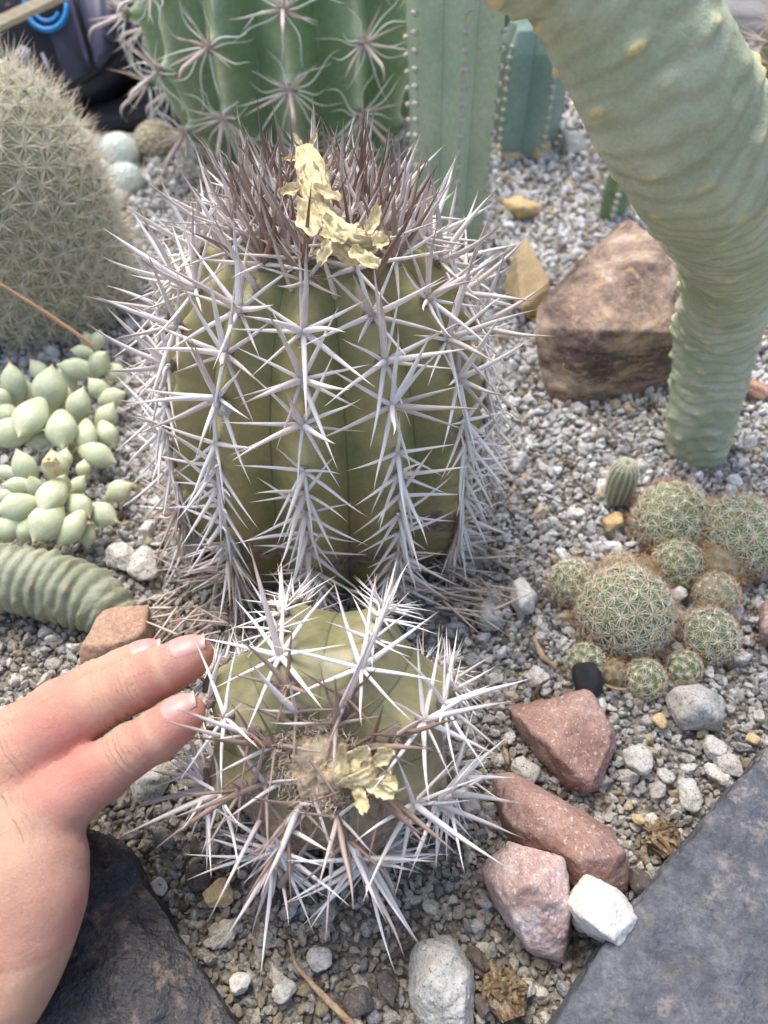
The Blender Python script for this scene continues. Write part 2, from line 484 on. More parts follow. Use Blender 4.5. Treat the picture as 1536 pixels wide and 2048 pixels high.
def skin_mat():
    m = NT('skin', 0.47, 0.4)
    n = m.noise(55, 5, 0.6)
    c = m.ramp(n, [(0.30, (0.43, 0.22, 0.165)), (0.55, (0.52, 0.29, 0.22)), (0.75, (0.57, 0.34, 0.26))])
    c = m.mix(m.ramp(m.noise(30, 4, 0.6), [(0.40, 0.0), (0.68, 0.7)]), c, (0.57, 0.20, 0.16))
    c = m.mix(0.3, c, m.ramp(m.noise(900, 4, 0.7), [(0.3, 0.7), (0.7, 1.2)]), 'MULTIPLY')
    c = m.mix(m.math('MULTIPLY', m.attr('tipred'), 0.55), c, (0.66, 0.22, 0.16))
    c = m.mix(m.math('MULTIPLY', m.attr('knuckle'), 0.5), c, (0.62, 0.40, 0.27))
    # joint creases across the finger, carried by vertex attributes
    ph = m.math('ADD', m.math('MULTIPLY', m.attr('along'), 1650.0), m.math('MULTIPLY', m.noise(90, 3), 5.0))
    ph = m.math('ADD', ph, m.math('MULTIPLY', m.noise(260, 3), 2.2))
    wv = m.math('ABSOLUTE', m.math('SINE', ph))
    cre = m.ramp(wv, [(0.0, 0.0), (0.34, 1.0)])
    gate = m.ramp(m.noise(170, 2), [(0.42, 0.0), (0.58, 1.0)])
    inv = m.math('MULTIPLY', m.math('SUBTRACT', 1.0, cre), gate)
    amt = m.math('MULTIPLY', inv, m.attr('crease'))
    c = m.mix(m.math('MULTIPLY', amt, 0.62), c, (0.42, 0.19, 0.12))
    m.color(c)
    h1 = m.math('SUBTRACT', 1.0, amt)
    b1 = m.bump(h1, 0.7, 0.0006)
    cells = m.vor(1500, None, 'DISTANCE_TO_EDGE')
    h2 = m.math('ADD', m.math('MULTIPLY', m.ramp(cells, [(0.0, 0.0), (0.12, 1.0)]), 0.35), m.noise(700, 5, 0.65))
    m.bump(h2, 0.65, 0.0007, b1)
    m.b.inputs['Subsurface Weight'].default_value = 0.35
    m.b.inputs['Subsurface Radius'].default_value = (1.0, 0.35, 0.2)
    m.b.inputs['Subsurface Scale'].default_value = 0.004
    return m.m
M['skin'] = skin_mat()

def nail_mat():
    m = NT('finger_nail', 0.38, 0.4)
    t = m.attr('t')
    c = m.ramp(t, [(0.0, (0.54, 0.33, 0.29)), (0.25, (0.50, 0.27, 0.235)), (0.90, (0.53, 0.30, 0.265)), (0.96, (0.55, 0.41, 0.34)), (1.0, (0.54, 0.40, 0.32))])
    m.color(c)
    m.b.inputs['Coat Weight'].default_value = 0.05
    m.b.inputs['Subsurface Weight'].default_value = 0.2
    m.b.inputs['Subsurface Scale'].default_value = 0.002
    return m.m
M['nail'] = nail_mat()

# ------------------------------------------------------------------ ground
def ground_z(x, y):
    p = np.stack([np.asarray(x) * 9, np.asarray(y) * 9, np.zeros_like(np.asarray(x, dtype=float))], -1)
    return fbm(p, 3, 3) * 0.004 - 0.003

def build_ground():
    near = np.concatenate([np.arange(-0.9, 0.901, 0.012)])
    xs = np.concatenate([[-12, -6, -3, -1.5], near, [1.5, 3, 6, 12]])
    ys = np.concatenate([[-12, -6, -3, -1, -0.4], np.arange(-0.2, 1.8, 0.012), [2.5, 4, 8, 16, 30]])
    X, Y = np.meshgrid(xs, ys)
    Z = ground_z(X.ravel(), Y.ravel())
    V = np.stack([X.ravel(), Y.ravel(), Z], -1)
    F = grid_faces(len(xs), len(ys), False)
    me = mesh_from('ground', V, F, M['soil'])
    tag(link('ground', me), 'dark gritty soil under the pale gravel', 'ground', kind='structure')
build_ground()

def ico(sub):
    bm = bmesh.new()
    bmesh.ops.create_icosphere(bm, subdivisions=sub, radius=1.0)
    V = np.array([v.co[:] for v in bm.verts]); F = np.array([[v.index for v in f.verts] for f in bm.faces])
    bm.free()
    return V, F
ICO = {k: ico(k) for k in (2, 3, 4, 5, 6)}

def build_gravel():
    coll = bpy.data.collections.new('pebble_shapes')
    V0, F0 = ICO[4]
    V1, F1 = ICO[3]
    for k in range(10):
        Vb, Fb = (V0, F0) if k < 6 else (V1, F1)
        r = np.random.default_rng(100 + k)
        N = unit(r.normal(size=(11, 3))); H = r.uniform(0.62, 0.95, 11)
        dots = Vb @ N.T
        rad = np.min(np.where(dots > 0.05, H / np.maximum(dots, 0.05), 9), axis=1)
        rad = np.minimum(rad, 1.15)
        rad = rad * (1 + 0.20 * fbm(Vb * 1.6, 40 + k, 3) + 0.20 * fbm(Vb * 4.5, 70 + k, 4, 0.6))
        V = Vb * rad[:, None] * np.array([1.0, r.uniform(0.75, 1.0), r.uniform(0.6, 0.9)])
        me = mesh_from('pebble_%d' % k, V, Fb, M['pumice'])
        o = bpy.data.objects.new('pebble_shape', me)
        coll.objects.link(o)
    P, S, RO, T, C = [], [], [], [], []
    def scatter(y0, y1, cell, smin, smax, zoff, skip=0.0, power=2.2, detail=True):
        ny = int((y1 - y0) / cell)
        for j in range(ny):
            y = y0 + j * cell
            # width of the view at this distance, with a margin to each side
            hw = 0.62 * (y * FW[1] + CAM_H * -FW[2]) + 0.14
            nx = int(2 * hw / cell)
            x = -hw + (np.arange(nx) + rng.uniform(0, 1, nx)) * cell
            yy = y + rng.uniform(0, cell, nx)
            keep = rng.uniform(size=nx) > skip
            x, yy = x[keep], yy[keep]
            n = len(x)
            s = smin + (smax - smin) * rng.uniform(size=n) ** power
            z = ground_z(x, yy) + s * 0.25 + zoff + rng.uniform(0, 0.0015, n)
            P.append(np.stack([x, yy, z], -1))
            S.append(np.stack([s, s * rng.uniform(0.75, 1.1, n), s * rng.uniform(0.7, 1.1, n)], -1))
            RO.append(rng.uniform(-3.14, 3.14, (n, 3)) * np.array([0.5, 0.5, 1]))
            T.append(rng.integers(0, 6, n) if detail else rng.integers(6, 10, n))
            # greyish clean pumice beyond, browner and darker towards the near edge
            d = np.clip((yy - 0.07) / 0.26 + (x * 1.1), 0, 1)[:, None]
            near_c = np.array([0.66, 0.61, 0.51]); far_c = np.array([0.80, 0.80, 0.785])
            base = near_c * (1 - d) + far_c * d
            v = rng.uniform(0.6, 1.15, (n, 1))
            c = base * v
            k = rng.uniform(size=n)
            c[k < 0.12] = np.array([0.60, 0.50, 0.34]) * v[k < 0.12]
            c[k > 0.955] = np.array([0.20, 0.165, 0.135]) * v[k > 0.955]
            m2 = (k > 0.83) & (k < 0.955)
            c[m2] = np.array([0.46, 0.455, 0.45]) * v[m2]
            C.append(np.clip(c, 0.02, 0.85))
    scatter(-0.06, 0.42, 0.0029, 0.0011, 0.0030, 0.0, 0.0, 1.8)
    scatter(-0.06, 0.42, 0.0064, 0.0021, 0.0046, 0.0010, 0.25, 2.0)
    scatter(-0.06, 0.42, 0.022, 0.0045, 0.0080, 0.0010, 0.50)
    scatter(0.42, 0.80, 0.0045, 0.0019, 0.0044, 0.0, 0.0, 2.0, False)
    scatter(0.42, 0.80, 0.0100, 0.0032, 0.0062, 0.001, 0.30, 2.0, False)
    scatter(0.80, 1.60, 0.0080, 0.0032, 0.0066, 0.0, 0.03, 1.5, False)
    P, S, RO, T, C = [np.concatenate(a) for a in (P, S, RO, T, C)]
    me = bpy.data.meshes.new('gravel')
    me.vertices.add(len(P)); me.vertices.foreach_set('co', P.astype(np.float32).ravel())
    a = me.attributes.new('size', 'FLOAT_VECTOR', 'POINT'); a.data.foreach_set('vector', S.astype(np.float32).ravel())
    a = me.attributes.new('turn', 'FLOAT_VECTOR', 'POINT'); a.data.foreach_set('vector', RO.astype(np.float32).ravel())
    a = me.attributes.new('kindex', 'INT', 'POINT'); a.data.foreach_set('value', T.astype(np.int32))
    a = me.attributes.new('tint', 'FLOAT_COLOR', 'POINT')
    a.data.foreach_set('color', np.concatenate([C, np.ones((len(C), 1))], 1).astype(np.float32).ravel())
    me.materials.append(M['pumice'])
    o = link('gravel', me)
    g = bpy.data.node_groups.new('scatter_pebbles', 'GeometryNodeTree')
    g.interface.new_socket('Geometry', in_out='INPUT', socket_type='NodeSocketGeometry')
    g.interface.new_socket('Geometry', in_out='OUTPUT', socket_type='NodeSocketGeometry')
    N = g.nodes
    gi, go = N.new('NodeGroupInput'), N.new('NodeGroupOutput')
    ci = N.new('GeometryNodeCollectionInfo'); ci.inputs['Collection'].default_value = coll
    ci.inputs['Separate Children'].default_value = True; ci.inputs['Reset Children'].default_value = True
    ip = N.new('GeometryNodeInstanceOnPoints'); ip.inputs['Pick Instance'].default_value = True
    def na(name, typ):
        n = N.new('GeometryNodeInputNamedAttribute'); n.data_type = typ; n.inputs['Name'].default_value = name
        return n.outputs['Attribute']
    L = g.links
    L.new(gi.outputs[0], ip.inputs['Points']); L.new(ci.outputs[0], ip.inputs['Instance'])
    L.new(na('kindex', 'INT'), ip.inputs['Instance Index'])
    e2r = N.new('FunctionNodeEulerToRotation'); L.new(na('turn', 'FLOAT_VECTOR'), e2r.inputs[0])
    L.new(e2r.outputs[0], ip.inputs['Rotation'])
    L.new(na('size', 'FLOAT_VECTOR'), ip.inputs['Scale'])
    L.new(ip.outputs[0], go.inputs[0])
    md = o.modifiers.new('scatter', 'NODES'); md.node_group = g
    tag(o, 'loose pale pumice gravel covering the whole cactus bed', 'gravel', kind='stuff')
    print('pebbles', len(P))
build_gravel()

# ------------------------------------------------------------------ stones
def hull_planes(pts):
    bm = bmesh.new()
    for p in pts: bm.verts.new([float(a) for a in p])
    bmesh.ops.convex_hull(bm, input=bm.verts)
    bm.normal_update()
    pl = []
    c = np.mean(pts, axis=0)
    for f in bm.faces:
        n = np.array(f.normal[:]); h = float(np.dot(n, np.array(f.verts[0].co[:]) - c))
        if h < 0: n, h = -n, -h
        if h > 1e-6: pl.append((n, h))
    bm.free()
    return c, pl

def stone(name, pts, mat, label, cat='stone', seed=0, rough=0.05, soft=18.0, sub=5, group=None, fine=0.016, ff=14.0, chips=14, relief=0.0009, rscale=150.0):
    rough = rough * 1.5 if soft > 20 else rough
    soft = soft * 2.6 if soft > 15 else soft * 1.4
    """pts: corners as (pixel x, pixel y, height); the stone is their hull, worn and chipped"""
    P = np.array([at(*p) if len(p) == 3 else np.append(at(p[0], p[1], p[2])[:2], p[3]) for p in pts])
    c, pl = hull_planes(P)
    rr_ = np.random.default_rng(seed + 900)
    for _ in range(chips):
        n_ = unit(rr_.normal(size=3) + np.array([0, -0.2, 0.4])); pl.append((n_, float(np.max((P - c) @ n_)) * rr_.uniform(0.86, 0.98)))
    V, F = ICO[sub]
    N = np.array([a for a, _ in pl]); H = np.array([h for _, h in pl])
    size = np.max(np.linalg.norm(P - c, axis=1))
    # sample evenly on the surface of the anisotropic hull
    ext = np.maximum(np.ptp(P, axis=0) / 2, size * 0.2)
    D = unit(V * ext)
    d = D @ N.T
    inv = np.maximum(d, 0) / H
    k = soft
    m = inv.max(axis=1, keepdims=True)
    rad = 1.0 / ((np.sum((inv / m) ** k, axis=1)) ** (1 / k) * m[:, 0])
    Q = D * rad[:, None]
    sc = 1.0 / size
    q = Q * sc
    ridged = 1 - np.abs(fbm(q * 2.3, seed + 11, 4)) * 2
    disp = 1 + rough * fbm(q * 1.7, seed, 5, 0.55) * 2 + rough * 0.7 * (ridged - 0.6) + fine * fbm(q * ff, seed + 5, 4)
    Q = Q * disp[:, None]
    fn = np.cross(Q[F[:, 1]] - Q[F[:, 0]], Q[F[:, 2]] - Q[F[:, 0]])
    vn = np.zeros_like(Q)
    for j in range(3): np.add.at(vn, F[:, j], fn)
    vn = unit(vn)
    w = Q * rscale + seed
    rel = fbm(w, seed + 21, 5, 0.6) + 0.8 * (0.35 - np.abs(fbm(w * 0.45, seed + 22, 4, 0.55)) * 2)
    pits = np.clip(fbm(w * 2.1, seed + 23, 2) - 0.35, 0, 1) * -1.5
    Q = Q + vn * ((rel + pits) * relief)[:, None]
    base = np.array([c[0], c[1], 0])
    me = mesh_from(name, Q + (c - base), F, mat)
    o = link(name, me, loc=base)
    tag(o, label, cat, group)
    return o

def pebble(px, py, wpx, hpx, mat, label, name='pebble', z=0.003, seed=0, group='single pebbles standing out of the gravel', flat=0.7, cat='pebble', rot=0.0, rough=0.07):
    """a single small stone: width and height in photo pixels"""
    c = at(px, py, z)
    d = depth_of(c)
    rx, ry = wpx / 2 * d / FPX, hpx / 2 * d / FPX
    r = np.random.default_rng(seed + 500)
    V, F = ICO[4 if max(wpx, hpx) < 60 else 5]
    N = unit(r.normal(size=(13, 3))); H = r.uniform(0.72, 0.98, 13)
    dots = V @ N.T
    rad = np.minimum(np.min(np.where(dots > 0.05, H / np.maximum(dots, 0.05), 9), axis=1), 1.1)
    rad = rad * (1 + rough * 2 * fbm(V * 1.8, seed, 4) + rough * 0.8 * fbm(V * 7, seed + 9, 3))
    view_el = math.asin(min(1, (CAM_H) / np.linalg.norm(c - CAM)))
    ry2 = ry / max(0.6, math.sin(view_el))
    Q = V * rad[:, None] * np.array([rx, ry2, min(rx, ry2) * flat])
    a = rot
    Rm = np.array([[math.cos(a), -math.sin(a), 0], [math.sin(a), math.cos(a), 0], [0, 0, 1]])
    Q = Q @ Rm.T
    me = mesh_from(name, Q, F, mat)
    o = link(name, me, loc=(c[0], c[1], z + min(rx, ry2) * flat * 0.45))
    return tag(o, label, cat, group)

stone('brown_rock', [(1085, 800, 0), (1120, 815, 0), (1370, 770, 0), (1400, 700, 0), (1160, 600, 0), (1350, 560, 0.0),
                     (1066, 640, 0.045), (1068, 600, 0.052), (1085, 655, 0.048), (1200, 660, 0.060), (1345, 665, 0.050), (1372, 690, 0.035),
                     (1150, 540, 0.066), (1215, 460, 0.074), (1250, 425, 0.078), (1325, 490, 0.084), (1378, 570, 0.058)],
      M['rock_brown'], 'large rust brown angular rock with an ochre streaked front, beside the thick stem', 'rock', 3, 0.030, 70, 6, fine=0.016, ff=9.0, chips=5)
stone('ochre_rock', [(1005, 590, 0), (1060, 650, 0), (1105, 620, 0), (1010, 560, 0.01), (1050, 472, 0.035), (1030, 500, 0.03), (1100, 560, 0.02), (1045, 620, 0.02), (1080, 560, 0)],
      M['rock_yellow'], 'pointed ochre yellow rock between the columnar cactus and the large brown rock', 'rock', 5, 0.03, 30, 5)
stone('tan_rock', [(1000, 400, 0), (1035, 390, 0.01), (1085, 410, 0.005), (1080, 430, 0), (1040, 442, 0), (1045, 415, 0.02), (1010, 420, 0)],
      M['rock_yellow'], 'small flat tan rock lying on pale gravel behind the pointed ochre one', 'rock', 8, 0.05, 20, 4)
stone('ochre_rock', [(985, 300, 0), (1010, 325, 0), (1045, 320, 0), (1045, 290, 0.01), (1000, 285, 0.012), (1030, 280, 0)],
      M['rock_yellow'], 'tan rock wedged under the rear columnar cactus', 'rock', 9, 0.05, 20, 4)
stone('tan_rock', [(1060, 320, 0), (1080, 325, 0), (1105, 310, 0), (1100, 280, 0.02), (1075, 285, 0.02), (1090, 290, 0)],
      M['rock_yellow'], 'brownish tan rock at the foot of the rear columnar cactus beside the thick stem', 'rock', 10, 0.05, 20, 4)
stone('grey_rock', [(1120, 300, 0), (1140, 310, 0), (1175, 305, 0), (1170, 265, 0.015), (1125, 262, 0.02), (1150, 260, 0)],
      M['rock_granite'], 'grey rock on the gravel behind the thick stem', 'rock', 12, 0.05, 20, 4)
stone('red_tan_rock', [(150, 1330, 0), (200, 1345, 0), (310, 1310, 0), (305, 1225, 0.0), (165, 1290, 0.012), (200, 1225, 0.02), (240, 1203, 0.024), (300, 1208, 0.02), (285, 1270, 0.028), (225, 1290, 0.02)],
      M['rock_redtan'], 'reddish tan rock beyond the fingertips, beside the foot of the ringed stem', 'rock', 14, 0.04, 25, 5)
stone('red_rock', [(1015, 1415, 0.004), (1040, 1480, 0), (1110, 1570, 0), (1180, 1592, 0.006), (1195, 1590, 0), (1234, 1475, 0.004), (1200, 1395, 0),
                   (1030, 1420, 0.016), (1170, 1378, 0.018), (1185, 1385, 0.02), (1226, 1470, 0.018), (1100, 1500, 0.026), (1182, 1575, 0.016), (1060, 1480, 0.016)],
      M['rock_red'], 'flat angular reddish rock, topmost of the three red ones, with a pale smear', 'rock', 15, 0.03, 26, 6)
stone('red_rock', [(980, 1545, 0), (1000, 1660, 0), (1130, 1790, 0), (1250, 1790, 0), (1256, 1720, 0), (1215, 1650, 0), (985, 1540, 0.012), (1030, 1545, 0.012),
                   (1100, 1600, 0.028), (1040, 1590, 0.028), (1180, 1640, 0.026), (1246, 1700, 0.02), (1180, 1740, 0.03), (1010, 1640, 0.018)],
      M['rock_red'], 'long rust red rock lying behind the pink and the white one', 'rock', 21, 0.03, 26, 6)
stone('pink_rock', [(958, 1735, 0), (985, 1810, 0), (1060, 1915, 0), (1130, 1930, 0), (1142, 1850, 0), (1120, 1720, 0), (1010, 1690, 0),
                    (965, 1735, 0.02), (1020, 1682, 0.026), (1130, 1715, 0.03), (1070, 1760, 0.040), (1140, 1830, 0.026), (1120, 1915, 0.014), (1010, 1800, 0.030), (1060, 1900, 0.014)],
      M['rock_pink'], 'pinkish chunky rock with whitish faces, touching the white one', 'rock', 24, 0.035, 26, 6)
stone('white_rock', [(1130, 1810, 0.01), (1150, 1860, 0.008), (1248, 1912, 0.012), (1275, 1850, 0.012), (1240, 1780, 0.01), (1160, 1745, 0.01), (1165, 1745, 0.03), (1135, 1805, 0.034),
                     (1232, 1775, 0.036), (1280, 1830, 0.030), (1252, 1898, 0.022), (1225, 1880, 0.036), (1160, 1830, 0.040)],
      M['rock_white'], 'creamy white chipped rock leaning between the pink rock and the blue grey slate', 'rock', 27, 0.02, 26, 6)
stone('granite_rock', [(815, 1900, 0), (810, 2000, 0), (860, 2090, 0), (950, 2080, 0), (955, 1940, 0), (900, 1870, 0), (840, 1880, 0.014), (905, 1885, 0.018), (940, 1960, 0.018), (930, 2060, 0.016), (830, 1990, 0.018), (870, 1960, 0.028)],
      M['rock_granite'], 'speckled pale granite rock at the near edge, under the spine tips', 'rock', 31, 0.05, 10, 6)
stone('pumice_rock', [(1325, 1400, 0), (1360, 1465, 0), (1440, 1470, 0), (1455, 1400, 0), (1400, 1365, 0), (1345, 1375, 0.012), (1430, 1380, 0.014), (1440, 1440, 0.014), (1365, 1440, 0.014), (1390, 1405, 0.024)],
      M['rock_granite'], 'rough lumpy grey white pumice rock just below the cluster of globe cacti', 'rock', 33, 0.09, 8, 5)
stone('pumice_rock', [(940, 1215, 0), (955, 1260, 0), (1000, 1268, 0), (1010, 1225, 0), (980, 1190, 0), (965, 1205, 0.014), (995, 1235, 0.014), (960, 1240, 0.012)],
      M['rock_granite'], 'rounded grey pumice rock by the fallen spines of the big cactus', 'rock', 35, 0.08, 8, 5)
stone('white_quartz', [(1018, 1200, 0), (1035, 1232, 0), (1068, 1230, 0), (1074, 1190, 0), (1045, 1152, 0.003), (1030, 1160, 0.01), (1065, 1190, 0.012), (1040, 1215, 0.012)],
      M['rock_white'], 'bright white pebble, pointed upward, beside the rounded grey pumice', 'pebble', 37, 0.04, 24, 4)
stone('yellow_chip', [(1203, 1040, 0), (1212, 1068, 0.002), (1250, 1052, 0.002), (1246, 1028, 0.003), (1232, 1020, 0.004), (1210, 1045, 0.007), (1245, 1045, 0.007)],
      M['rock_yellow'], 'pale yellow stone chip near the tiny ribbed cactus', 'pebble', 39, 0.02, 26, 4)
stone('pink_rock', [(1514, 1215, 0), (1520, 1290, 0), (1580, 1320, 0), (1600, 1200, 0), (1530, 1195, 0.008), (1525, 1260, 0.014), (1570, 1230, 0.02), (1580, 1290, 0.014)],
      M['rock_pink'], 'pink rock cut off by the picture edge right of the globe cacti', 'rock', 41, 0.04, 24, 5)
stone('tan_rock', [(255, 1560, 0), (270, 1620, 0), (320, 1610, 0), (350, 1560, 0), (335, 1520, 0), (300, 1515, 0.01), (275, 1560, 0.012), (325, 1560, 0.012)],
      M['rock_granite'], 'tan rounded rock in the shade below the index finger', 'rock', 43, 0.06, 10, 5)
stone('grey_rock', [(1485, 900, 0.0), (1500, 770, 0), (1560, 700, 0), (1620, 760, 0), (1600, 880, 0), (1520, 600, 0), (1540, 600, 0.04), (1560, 680, 0.04)],
      M['rock_brown'], 'brown stone right of the thick stem at the picture edge', 'rock', 45, 0.06, 20, 5) if False else None
# the two slabs that frame the bed
def rim(pts, z): return [(x, y, z, z) for x, y in pts] + [(x, y, z, 0.0) for x, y in pts]
stone('slate_slab', rim([(1552, 1470), (1372, 1690), (1240, 1850), (1098, 2052), (1010, 2240), (1800, 2300), (1800, 1600), (1700, 1360)], 0.028)[:8] + [(x, y, 0.024, 0.0) for x, y in [(1545, 1475), (1372, 1686), (1236, 1846), (1090, 2050), (1000, 2240), (1800, 2300), (1800, 1600), (1700, 1360)]] + [(1560, 1800, 0.034), (1400, 2050, 0.035), (1700, 1700, 0.034)],
      M['slate_blue'], 'large flat blue grey slate slab with tan blotches edging the bed on the right', 'slate slab', 51, 0.010, 30, 6, fine=0.012, ff=22.0, chips=2, relief=0.0026, rscale=90.0)
stone('slate_slab', rim([(170, 1640), (250, 1690), (318, 1790), (400, 1925), (478, 2060), (540, 2200), (-100, 2300), (-200, 1850), (60, 1600)], 0.026) + [(250, 1900, 0.034), (200, 2150, 0.036), (-50, 2000, 0.034), (330, 2000, 0.031)],
      M['slate_black'], 'glossy black slate slab with brown patches under the hand', 'slate slab', 53, 0.014, 22, 6, fine=0.016, ff=18.0, chips=6, relief=0.0030, rscale=60.0)

PEB = [
 (480, 1968, 44, 40, 'rock_white', 'snow white heart shaped pebble at the near edge', 0.2),
 (400, 1755, 50, 62, 'rock_dark', 'smooth dark grey pebble beside the black slate', 0.4),
 (318, 1775, 30, 38, 'rock_granite', 'pale angular pebble against the black slate', 0.8),
 (436, 1790, 62, 50, 'rock_yellow', 'brownish pebble half hidden under the lowest white spines', 0.1),
 (715, 2005, 62, 56, 'rock_dark', 'blackish rough pebble left of the granite rock', 0.3),
 (775, 1975, 36, 66, 'rock_dark', 'slender dark grey pebble touching the granite rock', 0.5),
 (965, 2012, 36, 44, 'rock_dark', 'charcoal lump beside the withered flower at the near edge', 0.2),
 (640, 1920, 44, 52, 'rock_granite', 'grey tan pebble at the end of the dry twig', 0.9),
 (570, 1985, 46, 40, 'rock_granite', 'sandy grey pebble left of the dry twig', 0.3),
 (1365, 1065, 30, 26, 'rock_redtan', 'pinkish pebble resting between two globe cacti', 0.2),
 (1385, 1060, 24, 28, 'rock_granite', 'grey pebble resting beside the pinkish one among the globe cacti', 0.5),
 (1332, 1082, 16, 12, 'rock_white', 'tiny white pebble on the shoulder of a globe cactus', 0.1),
 (1358, 1190, 30, 26, 'rock_white', 'whitish pebble right of the largest globe cactus', 0.4),
 (1362, 1242, 38, 30, 'rock_granite', 'pale pebble wedged between the largest globe cactus and its lower neighbour', 0.7),
 (1352, 1295, 24, 16, 'rock_white', 'flat white pebble below the wedged pale one', 0.1),
 (1275, 1640, 24, 24, 'rock_yellow', 'small yellowish pebble right of the long red rock', 0.1),
 (1320, 1445, 34, 26, 'rock_yellow', 'buff pebble left of the lumpy pumice rock', 0.9),
 (1330, 1552, 32, 30, 'rock_granite', 'cream pebble on the gravel right of the topmost red rock', 0.6),
 (1425, 1500, 50, 44, 'rock_granite', 'off white pebble below the lumpy pumice rock', 0.2),
 (1450, 1528, 44, 56, 'rock_granite', 'pale upright pebble near the corner of the blue grey slate', 0.7),
 (1375, 1590, 46, 60, 'rock_granite', 'mottled white pebble touching the blue grey slate', 0.1),
 (1070, 1500, 10, 10, 'rock_white', '', 0),
 (1050, 1545, 54, 50, 'rock_granite', 'blue grey speckled pebble between the two upper red rocks', 0.3),
 (1275, 1520, 52, 56, 'rock_granite', 'rough grey pumice pebble right of the topmost red rock', 0.5),
 (1505, 1480, 26, 20, 'rock_yellow', 'ochre pebble at the upper tip of the blue grey slate', 0.2),
 (1278, 1765, 44, 50, 'rock_dark', 'olive grey pebble between the long red rock and the slate', 0.2),
 (1050, 1980, 42, 36, 'rock_granite', 'grey pebble right of the withered flower at the near edge', 0.4),
 (950, 1560, 34, 30, 'rock_granite', 'grey pebble left of the tip of the long red rock', 0.4),
 (940, 1610, 40, 46, 'rock_granite', 'bluish pebble beside the long red rock', 0.4),
 (245, 1120, 60, 50, 'rock_granite', 'grey pumice lump beside the fleshy leaves', 0.3),
 (290, 1130, 66, 60, 'rock_granite', 'larger grey pumice lump under the left spines of the big cactus', 0.6),
 (1505, 780, 38, 44, 'rock_redtan', 'buff pebble right of the foot of the thick stem', 0.6),
 (330, 970, 40, 34, 'rock_granite', '', 0),
 (1215, 790, 10, 10, 'rock_white', '', 0),
]
for i, (px, py, w, h, mt, lb, rt) in enumerate(PEB):
    if lb:
        pebble(px, py, w, h, M[mt], lb, seed=i * 7 + 1, rot=rt)

# ------------------------------------------------------------------ spines and bristles
def spine_mesh(name, mat, curve=0.0, sides=7, rings=8, hook=0.0, wav=0.0, flat=1.0, seed=0):
    t = np.linspace(0, 1, rings) ** 0.9
    r = (1 - t ** 1.6) * 1.0 + 0.0
    r[0] = 1.12
    r = np.maximum(r, 0.03)
    cx = curve * (t ** 2) * 1.0
    cz = t.copy()
    if hook:
        k = t > 0.62
        a = np.clip((t - 0.62) / 0.38, 0, 1) * hook
        R0 = 0.38 / hook
        cz = np.where(k, 0.62 + R0 * np.sin(a), t)
        cx = np.where(k, R0 * (1 - np.cos(a)), 0)
        r = np.maximum(1 - t ** 3, 0.05)
    cy = wav * np.sin(t * 7 + seed) * t
    ang = np.linspace(0, 2 * np.pi, sides, endpoint=False)
    V = np.zeros((rings, sides, 3))
    V[:, :, 0] = cx[:, None] + 0  # widths come from a separate attribute scale below
    W = 0.038
    V[:, :, 0] += W * r[:, None] * np.cos(ang)[None]
    V[:, :, 1] = cy[:, None] + W * flat * r[:, None] * np.sin(ang)[None]
    V[:, :, 2] = cz[:, None]
    V = V.reshape(-1, 3)
    F = grid_faces(sides, rings)
    T = np.repeat(t, sides)
    return V, F, T

SP = {}
for key in ('spine_white', 'spine_lilac', 'spine_brown', 'spine_old', 'spine_pink'):
    L = []
    for k in range(7):
        cv = [-0.13, -0.06, 0.02, 0.07, 0.12, 0.20, 0.03][k]
        V, F, T = spine_mesh('spine', M[key], cv, wav=[0, .01, 0.015, 0, .01, 0, .02][k], seed=k)
        L.append((mesh_from('%s_%d' % (key, k), V, F, M[key], attrs={'t': T, 'rnd': np.zeros(len(T))}), V, F, T))
    SP[key] = L
HOOK = []
for k in range(2):
    V, F, T = spine_mesh('spine', M['spine_pink'], 0, hook=2.3 + k * 0.5, rings=14)
    HOOK.append((mesh_from('hooked_%d' % k, V, F, M['spine_pink'], attrs={'t': T, 'rnd': np.zeros(len(T))}), V, F, T))

def frame_q(d, bend):
    """rotation with local Z along d and local X towards bend"""
    z = unit(d); x = np.asarray(bend) - z * np.dot(bend, z)
    if np.linalg.norm(x) < 1e-6: x = np.cross(z, [0.3, 0.7, 0.2])
    x = unit(x); y = np.cross(z, x)
    return np.stack([x, y, z], 1)

def place_spines(parent, origin, specs, limit=300, stuffname='spine_mass'):
    """specs: (root, dir, length, thickness factor, key, variant, bend) in world space.
    The ones that show largest become parts, the rest one mass."""
    def score(s):
        p = s[0]; d = np.linalg.norm(p - CAM)
        return s[2] / d * (0.25 + 0.75 * s[7])
    order = sorted(range(len(specs)), key=lambda i: -score(specs[i]))
    VV, FF, TT, RR, MI = [], [], [], [], []
    mats = []
    off = 0
    for rank, i in enumerate(order):
        root, d, L, th, key, var, bend, vis = specs[i]
        Rm = frame_q(d, bend)
        me, V, F, T = (HOOK[var % 2] if key == 'hook' else SP[key][var % 7])
        if rank < limit:
            q = Matrix(Rm.tolist()).to_quaternion()
            link('spine', me, parent, root - origin, q, (L * th, L * th, L))
        else:
            W = (V * np.array([L * th, L * th, L])) @ Rm.T + (root - origin)
            VV.append(W); FF.append(F + off); TT.append(T); RR.append(np.full(len(T), random.random())); off += len(V)
            mt = M['spine_pink'] if key == 'hook' else M[key]
            if mt not in mats: mats.append(mt)
            MI.append(np.full(len(F), mats.index(mt)))
    if VV:
        me = mesh_from(stuffname, np.concatenate(VV), np.concatenate(FF), None, attrs={'t': np.concatenate(TT), 'rnd': np.concatenate(RR)})
        for mt in mats: me.materials.append(mt)
        me.polygons.foreach_set('material_index', np.concatenate(MI).astype(np.int32))
        tag(link(stuffname, me, parent), kind='stuff')

